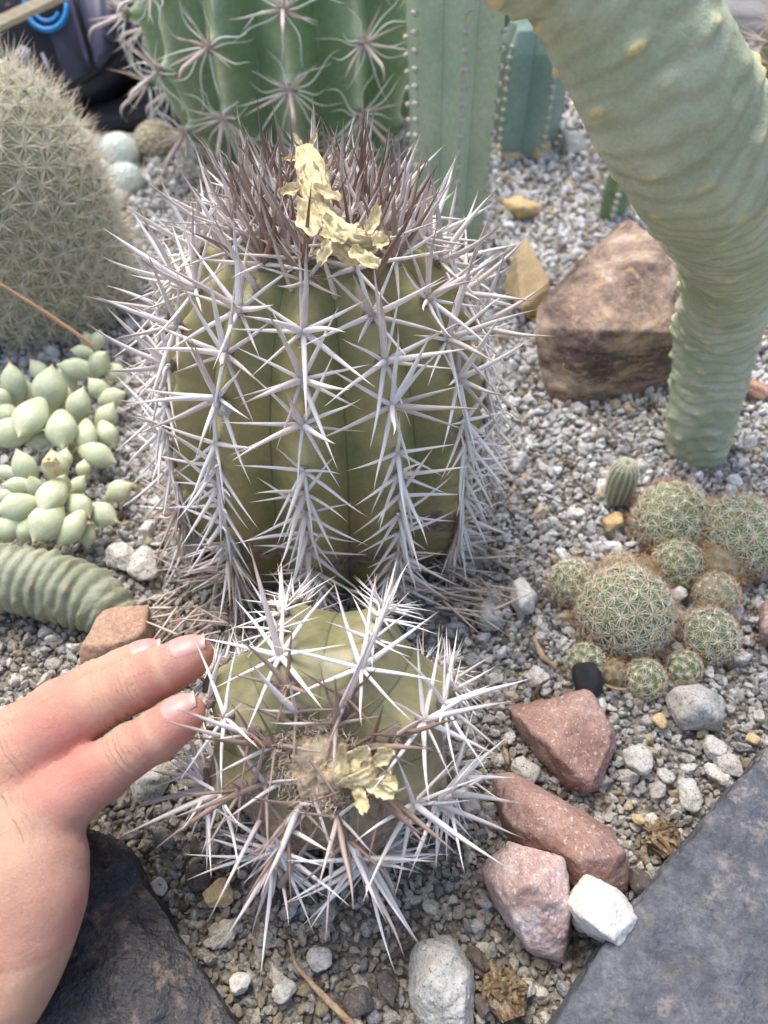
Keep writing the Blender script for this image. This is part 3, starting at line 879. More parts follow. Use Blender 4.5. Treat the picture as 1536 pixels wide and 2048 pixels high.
def bristles(name, P, D, L, W, mat, parent=None, origin=(0, 0, 0), bend=None, wav=0.0, segs=2):
    """fine hairs as slim three sided cones"""
    P, D = np.asarray(P), unit(D)
    n = len(P)
    L = np.broadcast_to(L, n)[:, None]; W = np.broadcast_to(W, n)[:, None]
    X = unit(np.cross(D, rng.normal(size=(n, 3)))); Y = np.cross(D, X)
    B = np.zeros((n, 3)) if bend is None else bend
    rings = []
    ts = np.linspace(0, 1, segs + 2)[:-1]
    ts = np.append(ts, 1.0)
    ph = rng.uniform(0, 6.28, (n, 1))
    for t in ts[:-1]:
        c = P + D * L * t + B * L * t * t + X * (wav * L * np.sin(ph + t * 6) * t)
        w = W * (1 - t) ** 0.7
        for a in (0, 2.094, 4.189):
            rings.append(c + X * w * math.cos(a) + Y * w * math.sin(a))
    tip = P + D * L + B * L + X * (wav * L * np.sin(ph + 6))
    k = len(ts) - 1
    V = np.stack(rings + [tip], 1).reshape(-1, 3)
    per = 3 * k + 1
    base = np.arange(n)[:, None] * per
    F = []
    for s in range(k - 1):
        for j in range(3):
            a, b = 3 * s + j, 3 * s + (j + 1) % 3
            F.append(np.concatenate([base + a, base + b, base + b + 3], 1)); F.append(np.concatenate([base + a, base + b + 3, base + a + 3], 1))
    for j in range(3):
        a, b = 3 * (k - 1) + j, 3 * (k - 1) + (j + 1) % 3
        F.append(np.concatenate([base + a, base + b, base + 3 * k], 1))
    F = np.concatenate(F)
    tt = np.tile(np.append(np.repeat(ts[:-1], 3), 1.0), n)
    rr = np.repeat(rng.uniform(size=n), per)
    me = mesh_from(name, V - np.asarray(origin), F, mat, attrs={'t': tt, 'rnd': rr})
    o = link(name, me, parent)
    return tag(o, kind='stuff')

def rot_to(axis):
    """matrix taking +Z to axis"""
    return np.array(Vector((0, 0, 1)).rotation_difference(Vector([float(a) for a in axis])).to_matrix())

# ------------------------------------------------------------------ ribbed cacti
class Ribbed:
    def __init__(s, origin, axis, prof, nribs, phase, depth, sharp=1.3, bump=0.0, areole_s=None, rotz=0.0, twist=0.0, seed=0, notch=0.0):
        s.o = np.asarray(origin, float); s.R = rot_to(axis); s.prof = np.array(prof, float)
        s.n, s.ph, s.dep, s.sharp, s.bump, s.seed, s.twist, s.notch = nribs, phase, depth, sharp, bump, seed, twist, notch
        p = s.prof
        seg = np.linalg.norm(np.diff(p, axis=0), axis=1); s.cum = np.concatenate([[0], np.cumsum(seg)]); s.len = s.cum[-1]
        s.ar = areole_s or (lambda k: np.array([]))
        s.areoles = [np.asarray(s.ar(k)) for k in range(nribs)]
    def rz(s, u):           # u: arc length from the base
        return np.interp(u, s.cum, s.prof[:, 0]), np.interp(u, s.cum, s.prof[:, 1])
    def point(s, th, u):
        r, z = s.rz(u)
        a = (th - s.ph - s.twist * z) / (2 * np.pi) * s.n
        k = np.round(a).astype(int); f = np.abs(a - k) * 2        # 0 crest .. 1 groove
        shape = 1 - s.dep * (f ** s.sharp) * (1 - 0.25 * f)
        b = np.zeros_like(r)
        kk = k % s.n
        for i in range(s.n):
            m = kk == i
            if m.any() and len(s.areoles[i]):
                d = np.min(np.abs(u[m][:, None] - s.areoles[i][None]), axis=1)
                b[m] = np.exp(-(d / 0.007) ** 2)
        cr = np.exp(-(f / 0.32) ** 2)
        rr = r * shape + s.bump * b * cr - s.notch * (1 - b) * cr
        rr = rr * (1 + 0.02 * fbm(np.stack([np.cos(th) * r * 14, np.sin(th) * r * 14, z * 14], -1), s.seed, 3))
        # the crown dips towards the growing point between the ribs
        P = np.stack([rr * np.cos(th), rr * np.sin(th), z], -1)
        return P, 1 - f
    def world(s, P): return P @ s.R.T + s.o
    def mesh(s, name, mat, parent, nu=None, nv=140):
        nu = nu or s.n * 26
        th = np.linspace(0, 2 * np.pi, nu, endpoint=False); u = np.linspace(0, s.len, nv)
        U, T = np.meshgrid(u, th, indexing='ij')
        P, cr = s.point(T.ravel(), U.ravel())
        me = mesh_from(name, P @ s.R.T, grid_faces(nu, nv), mat, attrs={'crest': cr})
        return link(name, me, parent)
    def frame(s, k, u):
        """areole on rib k: position, outward normal, upward tangent, side"""
        z = s.rz(np.array([u]))[1]
        th = np.array([s.ph + 2 * np.pi * k / s.n]) + s.twist * z
        e = 0.002
        p0 = s.point(th, np.array([u]))[0][0]
        r1, z1 = s.rz(np.array([u + e])); r0, z0 = s.rz(np.array([u - e]))
        tr, tz = float((r1 - r0)[0]), float((z1 - z0)[0])
        c, sn = math.cos(th[0]), math.sin(th[0])
        t = unit(np.array([tr * c, tr * sn, tz])); side = np.array([-sn, c, 0]); n = np.cross(side, t)
        return s.world(p0), s.R @ unit(n), s.R @ t, s.R @ side

def areole_mesh():
    V, F = ICO[3]
    Q = V * np.array([1, 1, 0.5]) * (1 + 0.35 * fbm(V * 2.6, 9, 4)[:, None])
    return mesh_from('areole', Q, F, M['cork'])
AREOLE = areole_mesh()

def fluff(name, pts, nrm, count, L, parent, origin, mat=None, spread=1.0, w=0.00016):
    idx = rng.integers(0, len(pts), count)
    P = pts[idx] + rng.normal(size=(count, 3)) * 0.0012
    D = nrm[idx] + rng.normal(size=(count, 3)) * spread
    return bristles(name, P, D, rng.uniform(0.5, 1.2, count) * L, w, mat or M['wool'], parent, origin, bend=rng.normal(size=(count, 3)) * 0.5, wav=0.2, segs=3)

# ---- the big barrel cactus
def jitter(a): return random.uniform(-a, a)

def spine_cluster(specs, p, n, t, sd, L, upper, key_fn, nrad, centrals, down=0.0, vis=1.0, th=1.0, el=(12, 34)):
    """radial spines around the areole, then the stouter ones that stand out"""
    a0 = random.uniform(0, 2 * math.pi)
    for i in range(nrad):
        a = a0 + 2 * math.pi * i / nrad + jitter(0.2)
        e = R(random.uniform(*el))
        d = math.cos(e) * (math.cos(a) * sd + math.sin(a) * t) + math.sin(e) * n
        d = unit(d - t * down)
        l = L * random.uniform(0.68, 1.02)
        specs.append((p + n * 0.0006, d, l, th * random.uniform(0.85, 1.1), key_fn(False), random.randrange(7), n * random.choice((-1, -1, 1)) + 0 * t, vis))
    for (ea, aa, lf) in centrals:
        a, e = R(aa) + jitter(0.3), R(ea) + jitter(0.15)
        d = math.cos(e) * (math.cos(a) * sd + math.sin(a) * t) + math.sin(e) * n
        d = unit(d - t * down * 0.6)
        specs.append((p + n * 0.0006, d, L * lf * random.uniform(0.9, 1.1), th * 1.1, key_fn(True), random.randrange(7), t, vis))

FLOWER = np.array([dp(608, 295, .318), dp(625, 345, .315), dp(632, 400, .311), dp(655, 450, .306), dp(690, 485, .303), dp(745, 488, .306)])
FINGERS = []
for ch in ([(905, 545, .285, 92), (760, 655, .284, 118), (630, 728, .283, 124), (480, 835, .281, 140)], [(940, 262, .300, 92), (790, 342, .299, 118), (650, 410, .297, 128), (450, 510, .294, 140)]):
    q = [dp(x / 2.416, 1200 + y / 2.416, d) for x, y, d, r in ch]
    for a_, b_ in zip(q[:-1], q[1:]):
        for t_ in np.linspace(0, 1, 6): FINGERS.append(a_ + (b_ - a_) * t_)
FINGERS = np.array(FINGERS)
def hits_finger(p, d, L):
    q = p[None] + d[None] * np.linspace(0, L, 14)[:, None]
    return float(np.min(np.linalg.norm(q[:, None] - FINGERS[None], axis=2))) < 0.0098

def near_flower(p, d, L):
    # a spine the flower would lie on has been pushed away by it
    q = p[None] + d[None] * np.linspace(0, L, 12)[:, None]
    return float(np.min(np.linalg.norm(q[:, None] - FLOWER[None], axis=2))) < 0.0085

def big_cactus():
    base = np.array([-0.035, 0.330, 0.0])
    prof = [(0.080, -0.006), (0.087, 0.010), (0.091, 0.032), (0.0925, 0.060), (0.091, 0.09), (0.0865, 0.115), (0.078, 0.138), (0.067, 0.155), (0.053, 0.167), (0.038, 0.174), (0.024, 0.177), (0.010, 0.176), (0.0015, 0.174)]
    prof = [(a * (0.965 - 0.05 * max(0, b) / 0.17), b * 1.07) for a, b in prof]
    to_cam = math.atan2(-base[1], -base[0])
    def rows(k):
        st = 0.004 if k % 2 else 0.0
        low = np.concatenate([np.arange(0.016 + st, 0.062, 0.0092), np.arange(0.068 + st, 0.128, 0.0128)])
        up = np.concatenate([np.arange(0.143 + st, 0.200, 0.0205), np.arange(0.207 + st, 0.236, 0.011)])
        return np.concatenate([low, up])
    root = thing('barrel_cactus', base, 'large olive ribbed barrel cactus with dense white spines and a brown spined crown', 'cactus')
    rb = Ribbed(base, (0.02, 0.03, 1), prof, 12, to_cam - R(9), 0.19, 1.3, 0.0035, rows, seed=4, notch=0.0012)
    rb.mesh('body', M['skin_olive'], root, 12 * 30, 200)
    specs, wp, wn_ = [], [], []
    for k in range(12):
        for u in rb.areoles[k]:
            if u > rb.len - 0.012: continue
            p, n, t, sd = rb.frame(k, u)
            vis = max(0.0, float(np.dot(n, unit(CAM - p))) * 0.8 + 0.35)
            a = (u / rb.len)
            link('areole', AREOLE, root, p - base, Matrix(frame_q(n, t).tolist()).to_quaternion(), (0.0034, 0.0046, 0.0034) if u > 0.130 else (0.0026, 0.003, 0.0026))
            wp.append(p); wn_.append(n)
            if u < 0.066:
                kf = lambda c: random.choice(('spine_white', 'spine_white', 'spine_old', 'spine_old'))
                spine_cluster(specs, p, n, t, sd, 0.036, 0, kf, 8, [(40, 200, 0.9), (50, -20, 1.0)], 0.40, vis, 0.80, (12, 42))
            elif u < 0.136:
                kf = lambda c: random.choice(('spine_white', 'spine_white', 'spine_white', 'spine_white' if c else 'spine_white'))
                spine_cluster(specs, p, n, t, sd, 0.038, 0, kf, 6, [(50, -100, 0.95)], 0.30, vis, 0.88, (6, 34))
            elif u < 0.200:
                kf = lambda c: random.choice(('spine_white', 'spine_white', 'spine_white', 'spine_lilac') if not c else ('spine_lilac', 'spine_white'))
                spine_cluster(specs, p, n, t, sd, 0.043, 0, kf, 8, [(45, 90, 1.0), (60, 0, 1.0), (60, 180, 1.0)], -0.05, vis, 0.88, (6, 30))
            else:
                kf = lambda c: random.choice(('spine_lilac', 'spine_white', 'spine_white', 'spine_lilac') if not c else ('spine_brown', 'spine_brown', 'spine_lilac'))
                spine_cluster(specs, p, n, t, sd, 0.038, 0, kf, 7, [(60, 90, 1.1), (60, 0, 1.0), (60, 180, 1.0)], -0.15, vis, 0.85, (12, 50))
    # the crown: tight upright spines round the growing point
    ax = rb.R @ np.array([0, 0, 1.0])
    for i in range(92):
        rr = 0.004 + 0.044 * math.sqrt(random.random()); a = random.uniform(0, 2 * math.pi)
        z = np.interp(rr, [p[0] for p in prof[::-1]], [p[1] for p in prof[::-1]])
        p = rb.world(np.array([[rr * math.cos(a), rr * math.sin(a), z - 0.001]]))[0]
        out = rb.R @ np.array([math.cos(a), math.sin(a), 0])
        d = unit(ax + out * (rr * random.uniform(2, 16)) + rng.normal(size=3) * 0.16)
        if near_flower(p, d, 0.046): continue
        inner = rr < 0.030
        key = random.choice(('spine_brown', 'spine_brown', 'spine_lilac') if inner else ('spine_lilac', 'spine_white', 'spine_brown', 'spine_lilac'))
        specs.append((p, d, random.uniform(0.032, 0.052), 0.85, key, random.randrange(7), out, 0.8))
        if inner: wp.append(p); wn_.append(ax)
    specs = [q for q in specs if not near_flower(q[0], q[1], q[2]) and not hits_finger(q[0], q[1], q[2])]
    place_spines(root, base, specs, 300, 'spine_mass')
    V, F = ICO[5]
    Q = V * np.array([0.034, 0.034, 0.006]) * (1 + 0.4 * fbm(V * 3.2, 77, 5, 0.6))[:, None] + np.array([0, 0, 0.186])
    link('wool_cushion', mesh_from('wool_cushion', rb.world(Q) - base, F, M['felt']), root)
    wp, wn_ = np.array(wp), np.array(wn_)
    fluff('wool', wp, wn_, 4000, 0.003, root, base)
    crown = np.array([q for q, n_ in zip(wp, wn_) if q[2] > 0.160])
    fluff('crown_wool', crown, np.tile(ax, (len(crown), 1)), 4200, 0.006, root, base)
    # small bits of pumice stuck on the skin
    for (k, u, s_) in [(11, 0.143, 0.0042), (11, 0.056, 0.006), (10, 0.045, 0.005), (10, 0.02, 0.008), (1, 0.075, 0.003)]:
        p, n, t, sd = rb.frame(k, u)
        V, F = ICO[3]
        Q = V * (1 + 0.3 * fbm(V * 2.2, int(u * 999), 4)[:, None]) * s_
        o = link('pebble', mesh_from('pebble', Q, F, M['rock_granite']), None, p + n * s_ * 0.6 + sd * 0.004)
        tag(o, {0.143: 'pale grit lump caught on the upper side of the big cactus', 0.056: 'grey grit lump caught among lower left spines of the big cactus',
                0.045: 'grit lump stuck on the far left flank of the big cactus', 0.02: 'grey crumb stuck low on the big cactus near the fingers', 0.075: 'tiny grit crumb on a right hand rib of the big cactus'}[u],
            'grit', 'grit caught on the big cactus')
    return rb, base
RB, BIG = big_cactus()

# spines dropped and crushed around the foot of the big cactus, and dry ones leaning out
def fallen_spines():
    root = thing('fallen_spines', at(930, 1170, 0), 'heap of dry tan spines fallen at the right foot of the big cactus', 'dry spines')
    o = np.array(root.location)
    specs = []
    for i in range(48):
        px, py = random.uniform(840, 990), random.uniform(1090, 1230)
        p = at(px, py, random.uniform(0.003, 0.016))
        a = random.gauss(-0.35, 0.5)
        d = unit(np.array([math.cos(a), math.sin(a), random.uniform(-0.12, 0.2)]))
        specs.append((p, d, random.uniform(0.022, 0.036), 0.62, 'spine_old', random.randrange(7), np.array([0, 0, -1.0]), 1))
    place_spines(root, o, specs, 48)
    root = thing('fallen_spines', at(380, 1200, 0), 'dry brown grey spines fallen between the big cactus and the reddish tan rock', 'dry spines')
    o = np.array(root.location)
    specs = []
    for i in range(38):
        px, py = random.uniform(330, 470), random.uniform(1130, 1270)
        p = at(px, py, random.uniform(0.003, 0.02))
        a = math.pi + random.gauss(0.45, 0.5)
        d = unit(np.array([math.cos(a), math.sin(a), random.uniform(-0.12, 0.25)]))
        specs.append((p, d, random.uniform(0.022, 0.036), 0.62, 'spine_old', random.randrange(7), np.array([0, 0, -1.0]), 1))
    place_spines(root, o, specs, 38)
fallen_spines()

# ---- the smaller cactus in front
def small_cactus():
    c = dp(662, 1455, 0.318)
    ax = unit(np.array([-0.06, -0.72, 0.69]))
    base = np.array([c[0], c[1] + 0.01, 0.0])
    prof = [(0.020, -0.060), (0.034, -0.052), (0.044, -0.036), (0.0495, -0.018), (0.051, 0.0), (0.049, 0.014), (0.043, 0.026), (0.034, 0.0345), (0.023, 0.038), (0.012, 0.0375), (0.001, 0.036)]
    root = thing('small_barrel_cactus', base, 'smaller globular cactus in front with long white spines, woolly centre and short ribs', 'cactus')
    rt = rot_to(ax)
    # phase: one rib points up-left in the picture
    def rows(k):
        return np.array([0.022, 0.037, 0.052, 0.066, 0.080, 0.094, 0.107, 0.119, 0.129]) + (0.004 if k % 2 else 0)
    # direction of "image right" inside the cactus's own frame
    loc = rt.T @ RT; a_right = math.atan2(loc[1], loc[0])
    rb = Ribbed(c, ax, prof, 8, a_right + R(21), 0.115, 1.4, 0.0040, rows, seed=9, notch=0.0015)
    me_o = rb.mesh('body', M['skin_pup'], root, 8 * 44, 150)
    me_o.location = (c - base).tolist()
    specs, wp, wn_ = [], [], []
    for k in range(8):
        for u in rb.areoles[k]:
            p, n, t, sd = rb.frame(k, u)
            vis = max(0.0, float(np.dot(n, unit(CAM - p))) * 0.8 + 0.4)
            if p[2] < 0.004: continue
            bk = (0.62 if n[1] > 0.1 else 0.95)
            link('areole', AREOLE, root, p - base, Matrix(frame_q(n, t).tolist()).to_quaternion(), (0.0034, 0.0042, 0.0034))
            wp.append(p); wn_.append(n)
            if u < 0.06:
                kf = lambda c_: random.choice(('spine_white', 'spine_white', 'spine_white', 'spine_lilac'))
                spine_cluster(specs, p, n, t, sd, 0.036 * bk, 0, kf, 9, [(45, -90, 1.0), (30, 90, 0.9)], 0.25, vis, 0.72, (8, 36))
            elif u < 0.1145:
                kf = lambda c_: 'spine_white' if not c_ else random.choice(('spine_lilac', 'spine_white', 'spine_lilac'))
                spine_cluster(specs, p, n, t, sd, 0.039 * bk, 0, kf, 8, [(50, -90, 1.1)], 0.05, vis, 0.80, (5, 24))
            else:
                kf = lambda c_: random.choice(('spine_brown', 'spine_brown', 'spine_brown', 'spine_lilac'))
                spine_cluster(specs, p, n, t, sd, 0.027, 0, kf, 4, [(40, -90, 1.2)], 0.1, vis, 1.0, (18, 55))
    for i in range(30):
        rr = random.uniform(0.009, 0.024); a = random.uniform(0, 2 * math.pi)
        z = float(np.interp(rr, [q[0] for q in prof[::-1]], [q[1] for q in prof[::-1]]))
        p = rb.world(np.array([[rr * math.cos(a), rr * math.sin(a), z]]))[0]
        a2 = a + random.gauss(0, 0.9); e = R(random.uniform(8, 42))
        d = rb.R @ np.array([math.cos(a2) * math.cos(e), math.sin(a2) * math.cos(e), math.sin(e)])
        specs.append((p, d, random.uniform(0.018, 0.033), 0.85, random.choice(('spine_brown', 'spine_brown', 'spine_lilac')), random.randrange(7), rb.R @ np.array([0, 0, 1.0]), 1.6))
    specs = [q for q in specs if not hits_finger(q[0], q[1], q[2])]
    # long named strays seen in the photograph: root pixel, depth, tip pixel, depth
    for (x0, y0, d0, x1, y1, d1, key) in [(548, 1498, .300, 315, 1443, .266, 'spine_lilac'), (470, 1585, .288, 343, 1640, .268, 'spine_lilac'),
                                         (520, 1640, .280, 412, 1840, .262, 'spine_lilac'), (545, 1740, .292, 527, 1950, .285, 'spine_white'),
                                         (735, 1735, .290, 830, 1890, .275, 'spine_lilac'), (740, 1760, .295, 772, 1945, .29, 'spine_white'),
                                         (500, 1590, .285, 540, 1460, .262, 'spine_brown'), (870, 1560, .29, 940, 1525, .27, 'spine_lilac'),
                                         (560, 1770, .292, 655, 1640, .268, 'spine_brown'), (665, 1690, .285, 655, 1880, .28, 'spine_lilac')]:
        a, b = dp(x0, y0, d0), dp(x1, y1, d1)
        specs.append((a, unit(b - a), float(np.linalg.norm(b - a)), 0.7, key, random.randrange(7), UP, 2.0))
    place_spines(root, base, specs, 300, 'spine_mass')
    wp, wn_ = np.array(wp), np.array(wn_)
    fluff('wool', wp, wn_, 3500, 0.003, root, base)
    ap = rb.world(np.array([[0, 0, 0.036]]))[0]
    V, F = ICO[5]
    nz = fbm(V * 2.6, 31, 5, 0.6)
    Q = V * np.array([0.0105, 0.0105, 0.0042]) * (1 + 0.85 * nz + 0.12 * fbm(V * 12, 5, 3))[:, None] + np.array([0, 0, 0.0375])
    link('wool_cushion', mesh_from('wool_cushion', rb.world(Q) - base, F, M['felt']), root)
    m = 300
    rr = 0.017 * np.sqrt(rng.uniform(size=m)); aa = rng.uniform(0, 6.283, m)
    zz = np.interp(rr, [p[0] for p in prof[::-1]], [p[1] for p in prof[::-1]])
    cp = rb.world(np.stack([rr * np.cos(aa), rr * np.sin(aa), zz], -1))
    fluff('crown_wool', cp, np.tile(ax, (m, 1)), 1500, 0.0040, root, base, spread=1.1, w=0.0003)
    return rb, base
SB, SMALL = small_cactus()

# ------------------------------------------------------------------ dried flowers
def crumple_tube(path, radii, mat, name, parent, origin, seed, sides=64, per=20, amp=0.45, flat=0.6):
    path = np.array(path); n = len(path)
    tt = np.linspace(0, n - 1, (n - 1) * per + 1)
    C = np.stack([np.interp(tt, range(n), path[:, i]) for i in range(3)], -1)
    for _ in range(3):
        C[1:-1] = (C[:-2] + C[1:-1] * 2 + C[2:]) / 4
    rad = np.interp(tt, range(n), radii)
    T = unit(np.gradient(C, axis=0))
    V = []
    ang = np.linspace(0, 2 * np.pi, sides, endpoint=False)
    X = unit(np.cross(T, np.array([0.2, -0.9, 0.5]))); Y = np.cross(T, X)
    for j in range(len(C)):
        q = np.stack([np.cos(ang) * 3.4, np.sin(ang) * 3.4, np.full(sides, tt[j] * 0.75)], -1)
        fold = 1 - np.abs(fbm(q * np.array([1.5, 1.5, 0.6]), seed, 5, 0.6)) * 2.2
        r = rad[j] * (1 + amp * (fold - 0.5) + 0.25 * fbm(q * 3.1, seed + 3, 3))
        V.append(C[j] + (X[j] * np.cos(ang)[:, None] + Y[j] * flat * np.sin(ang)[:, None]) * r[:, None])
    V = np.concatenate(V)
    me = mesh_from(name, V - origin, grid_faces(sides, len(C)), mat)
    return link(name, me, parent)

def petal(name, p, d, n, L, W, mat, parent, origin, seed, curl=0.6):
    """thin curled papery petal with ragged rim"""
    nu, nv = 12, 16
    d = unit(d); n = unit(n - d * np.dot(n, d)); s = np.cross(d, n)
    u = np.linspace(-1, 1, nu); v = np.linspace(0, 1, nv)
    Vv, Uu = np.meshgrid(v, u, indexing='ij')
    w = W * np.sin(np.pi * np.clip(Vv * 0.82 + 0.12, 0, 1)) ** 0.7 * (1 + 0.3 * vnoise(np.stack([Vv.ravel() * 9, Uu.ravel(), Vv.ravel() * 0 + seed], -1)).reshape(Vv.shape))
    base = p + d * (Vv * L)[..., None] + s * (Uu * w)[..., None]
    q = np.stack([Uu.ravel() * 2, Vv.ravel() * 4, np.full(Uu.size, seed * 1.7)], -1)
    off = (fbm(q, seed, 4, 0.6) * 0.35 * W * 2).reshape(Uu.shape) + curl * L * (Vv ** 2) * 0.5 + (Uu ** 2) * W * 0.6
    P = (base + n * off[..., None]).reshape(-1, 3)
    F = grid_faces(nu, nv, False)
    P2 = P - np.tile(n * 0.00025, (len(P), 1))
    V2 = np.concatenate([P, P2]) - origin
    k = len(P)
    rim = []
    idx = np.arange(k).reshape(nv, nu)
    loop = list(idx[0, :]) + list(idx[1:, -1]) + list(idx[-1, ::-1][1:]) + list(idx[::-1, 0][1:-1])
    for a, b in zip(loop, loop[1:] + loop[:1]): rim.append([a, b, b + k, a + k])
    Fall = np.concatenate([F[:, ::-1], F + k, np.array(rim)])
    return link(name, mesh_from(name, V2, Fall, mat), parent)

def dried_flower_big():
    D0 = 0.352
    pts = [(608, 295, 0.318), (622, 335, 0.316), (632, 385, 0.312), (645, 430, 0.308), (672, 470, 0.305), (705, 490, 0.303), (745, 488, 0.306)]
    path = [dp(*p) for p in pts]
    o = path[3].copy()
    root = thing('dried_flower', o, 'long papery straw yellow dried flower lying over the crown of the big cactus', 'dried flower')
    crumple_tube(path[:4], [0.0034, 0.0056, 0.0052, 0.0038], M['papery'], 'upper_tube', root, o, 3, amp=0.5)
    crumple_tube(path[3:], [0.0042, 0.0050, 0.0064, 0.0042], M['papery'], 'lower_tube', root, o, 8, amp=0.55, flat=0.8)
    k = 0
    for (x, y, d, dx, dy, L, W) in [(x, y, d - 0.023, dx, dy, L * .85, W * .9) for (x, y, d, dx, dy, L, W) in [(610, 398, .330, 0.2, 1.0, .022, .0055), (625, 375, .330, 0.9, 0.5, .016, .0030), (600, 375, .332, -0.9, 0.3, .010, .003), (660, 480, .320, -0.4, 1, .013, .003),
                                    (735, 470, .322, 0.4, -0.9, .014, .003), (745, 490, .321, 1, -.2, .008, .004), (605, 295, .345, -0.5, -0.7, .008, .0012), (622, 295, .345, 0.4, -0.9, .007, .0012),
                                    (596, 318, .343, -1, 0.1, .007, .0014), (700, 500, .318, 0.7, 0.5, .016, .004), (640, 440, .326, .5, .6, .018, .005), (620, 330, .336, 0.1, 1.0, .022, .0045)]]:
        k += 1
        petal('petal', dp(x, y, d), RT * dx - UP * dy, -FW + 0.2 * UP, L, W, M['papery'], root, o, k, curl=random.uniform(-0.2, 0.7))
dried_flower_big()

def dried_flower_small():
    o = dp(720, 1545, 0.270)
    root = thing('dried_flower', o, 'small crumpled yellow dried flower in the woolly centre of the smaller cactus', 'dried flower')
    crumple_tube([dp(682, 1562, .276), dp(700, 1555, .270), dp(728, 1548, .267), dp(752, 1532, .268)], [0.003, 0.0052, 0.0062, 0.0030], M['papery'], 'tube', root, o, 12, amp=0.6)
    for k, (x, y, dx, dy, L, W) in enumerate([(690, 1550, -.1, -1, .012, .002), (745, 1525, .8, -.6, .009, .003), (735, 1565, 1, .3, .010, .003), (715, 1572, .3, 1, .009, .0025), (700, 1530, .5, -.6, .010, .003), (760, 1550, .9, .4, .007, .003)]):
        petal('petal', dp(x, y, .265), RT * dx - UP * dy, -FW, L, W, M['papery'], root, o, k + 40)
dried_flower_small()

def withered(px, py, s, label, seed):
    o = at(px, py, 0.006)
    root = thing('withered_flower', (o[0], o[1], 0.002), label, 'withered flower')
    o2 = np.array(root.location)
    r = np.random.default_rng(seed)
    crumple_tube([o + np.array([-0.2, 0.9, 0]) * s, o, o + np.array([0.3, -1.1, 0.1]) * s], [0.5 * s, 0.85 * s, 0.45 * s], M['withered'], 'tube', root, o2, seed, amp=0.8)
    crumple_tube([o + np.array([-0.9, 0.1, 0]) * s, o + np.array([-0.1, 0.1, 0.25]) * s, o + np.array([0.8, 0.5, 0.0]) * s], [0.25 * s, 0.5 * s, 0.2 * s], M['withered'], 'tube', root, o2, seed + 3, amp=0.9)
    for k in range(14):
        d = unit(np.array([r.normal(), r.normal() * 1.3, r.normal() * 0.9 + 0.4]))
        petal('petal', o + d * s * 0.3, d, np.array([0, 0, 1.0]) + r.normal(size=3) * 0.5, s * r.uniform(0.4, 1.1), s * r.uniform(0.10, 0.26), M['withered'], root, o2, seed + k, curl=r.uniform(-1.6, 1.8))
withered(1008, 1985, 0.0085, 'brown withered flower at the near edge beside the granite rock', 61)
withered(1325, 1672, 0.0075, 'brown withered flower by the edge of the blue grey slate', 83)

# ------------------------------------------------------------------ twigs and dry bits
def tube(name, pts, radii, mat, label=None, cat=None, parent=None, origin=None, sides=10, per=8, seed=0, wob=0.15, group=None, attrs=False):
    pts = np.array(pts); n = len(pts)
    tt = np.linspace(0, n - 1, (n - 1) * per + 1)
    C = np.stack([np.interp(tt, range(n), pts[:, i]) for i in range(3)], -1)
    for _ in range(2): C[1:-1] = (C[:-2] + C[1:-1] * 2 + C[2:]) / 4
    rad = np.interp(tt, range(n), radii)
    T = unit(np.gradient(C, axis=0)); X = unit(np.cross(T, np.array([0.3, 0.2, 0.93]))); Y = np.cross(T, X)
    ang = np.linspace(0, 2 * np.pi, sides, endpoint=False)
    V = []
    for j in range(len(C)):
        V.append(C[j] + (X[j] * np.cos(ang)[:, None] + Y[j] * np.sin(ang)[:, None]) * (rad[j] * (1 + wob * vnoise(np.stack([np.cos(ang) + tt[j] * 2, np.sin(ang), np.full(sides, seed * 1.3 + tt[j])], -1))))[:, None])
    V = np.concatenate(V + [C[:1], C[-1:]])
    F = [list(f) for f in grid_faces(sides, len(C))]
    a, b = len(V) - 2, len(V) - 1
    for i in range(sides):
        F.append([a, (i + 1) % sides, i]); F.append([b, (len(C) - 1) * sides + i, (len(C) - 1) * sides + (i + 1) % sides])
    o = origin if origin is not None else pts[0]
    ob = link(name, mesh_from(name, V - o, F, mat), parent, None if parent else o)
    if label: tag(ob, label, cat, group)
    return ob
tube('twig', [at(578, 1880, .012), at(590, 1930, .008), at(630, 1975, .008), at(670, 2015, .009), at(715, 2060, .008)], [.0006, .0009, .0011, .0014, .0012], M['twig'], 'thin tan dry twig slanting across the gravel at the near edge', 'twig')
tube('twig', [at(1108, 1355, .004), at(1080, 1370, .004), at(1062, 1400, .005)], [.0009, .0011, .0009], M['dark_twig'], 'thin blackish curved twig on gravel above the topmost red rock', 'twig')
tube('twig', [at(1210, 1370, .005), at(1230, 1378, .006), at(1252, 1380, .004)], [.0007, .0009, .0009], M['twig'], 'short tan stick beside the black husk', 'twig')
tube('twig', [at(1068, 1275, .006), at(1085, 1315, .007), at(1115, 1340, .004)], [.0012, .0018, .0006], M['twig'], 'frayed tan straw left of the globe cactus cluster', 'twig')
tube('twig', [at(770, 1925, .006), at(800, 1900, .006), at(830, 1885, .005)], [.0011, .0016, .0009], M['dark_twig'], 'dark bark fragment above the granite rock', 'twig')
tube('twig', [at(1545, 670, .01), at(1500, 690, .008), at(1470, 700, .004)], [.0013, .0015, .0012], M['twig'], 'tan twig lying right of the thick stem', 'twig')
tube('twig', [at(1330, 2020, .006), at(1200, 1800, .01)], [.0001, .0001], M['twig'], 'x', 'twig') if False else None
tube('twig', [at(930, 1570, .012), at(958, 1600, .016), at(990, 1575, .014)], [.0004, .0005, .0002], M['twig'], 'hair thin dry grass stalk between the smaller cactus and the long red rock', 'twig')

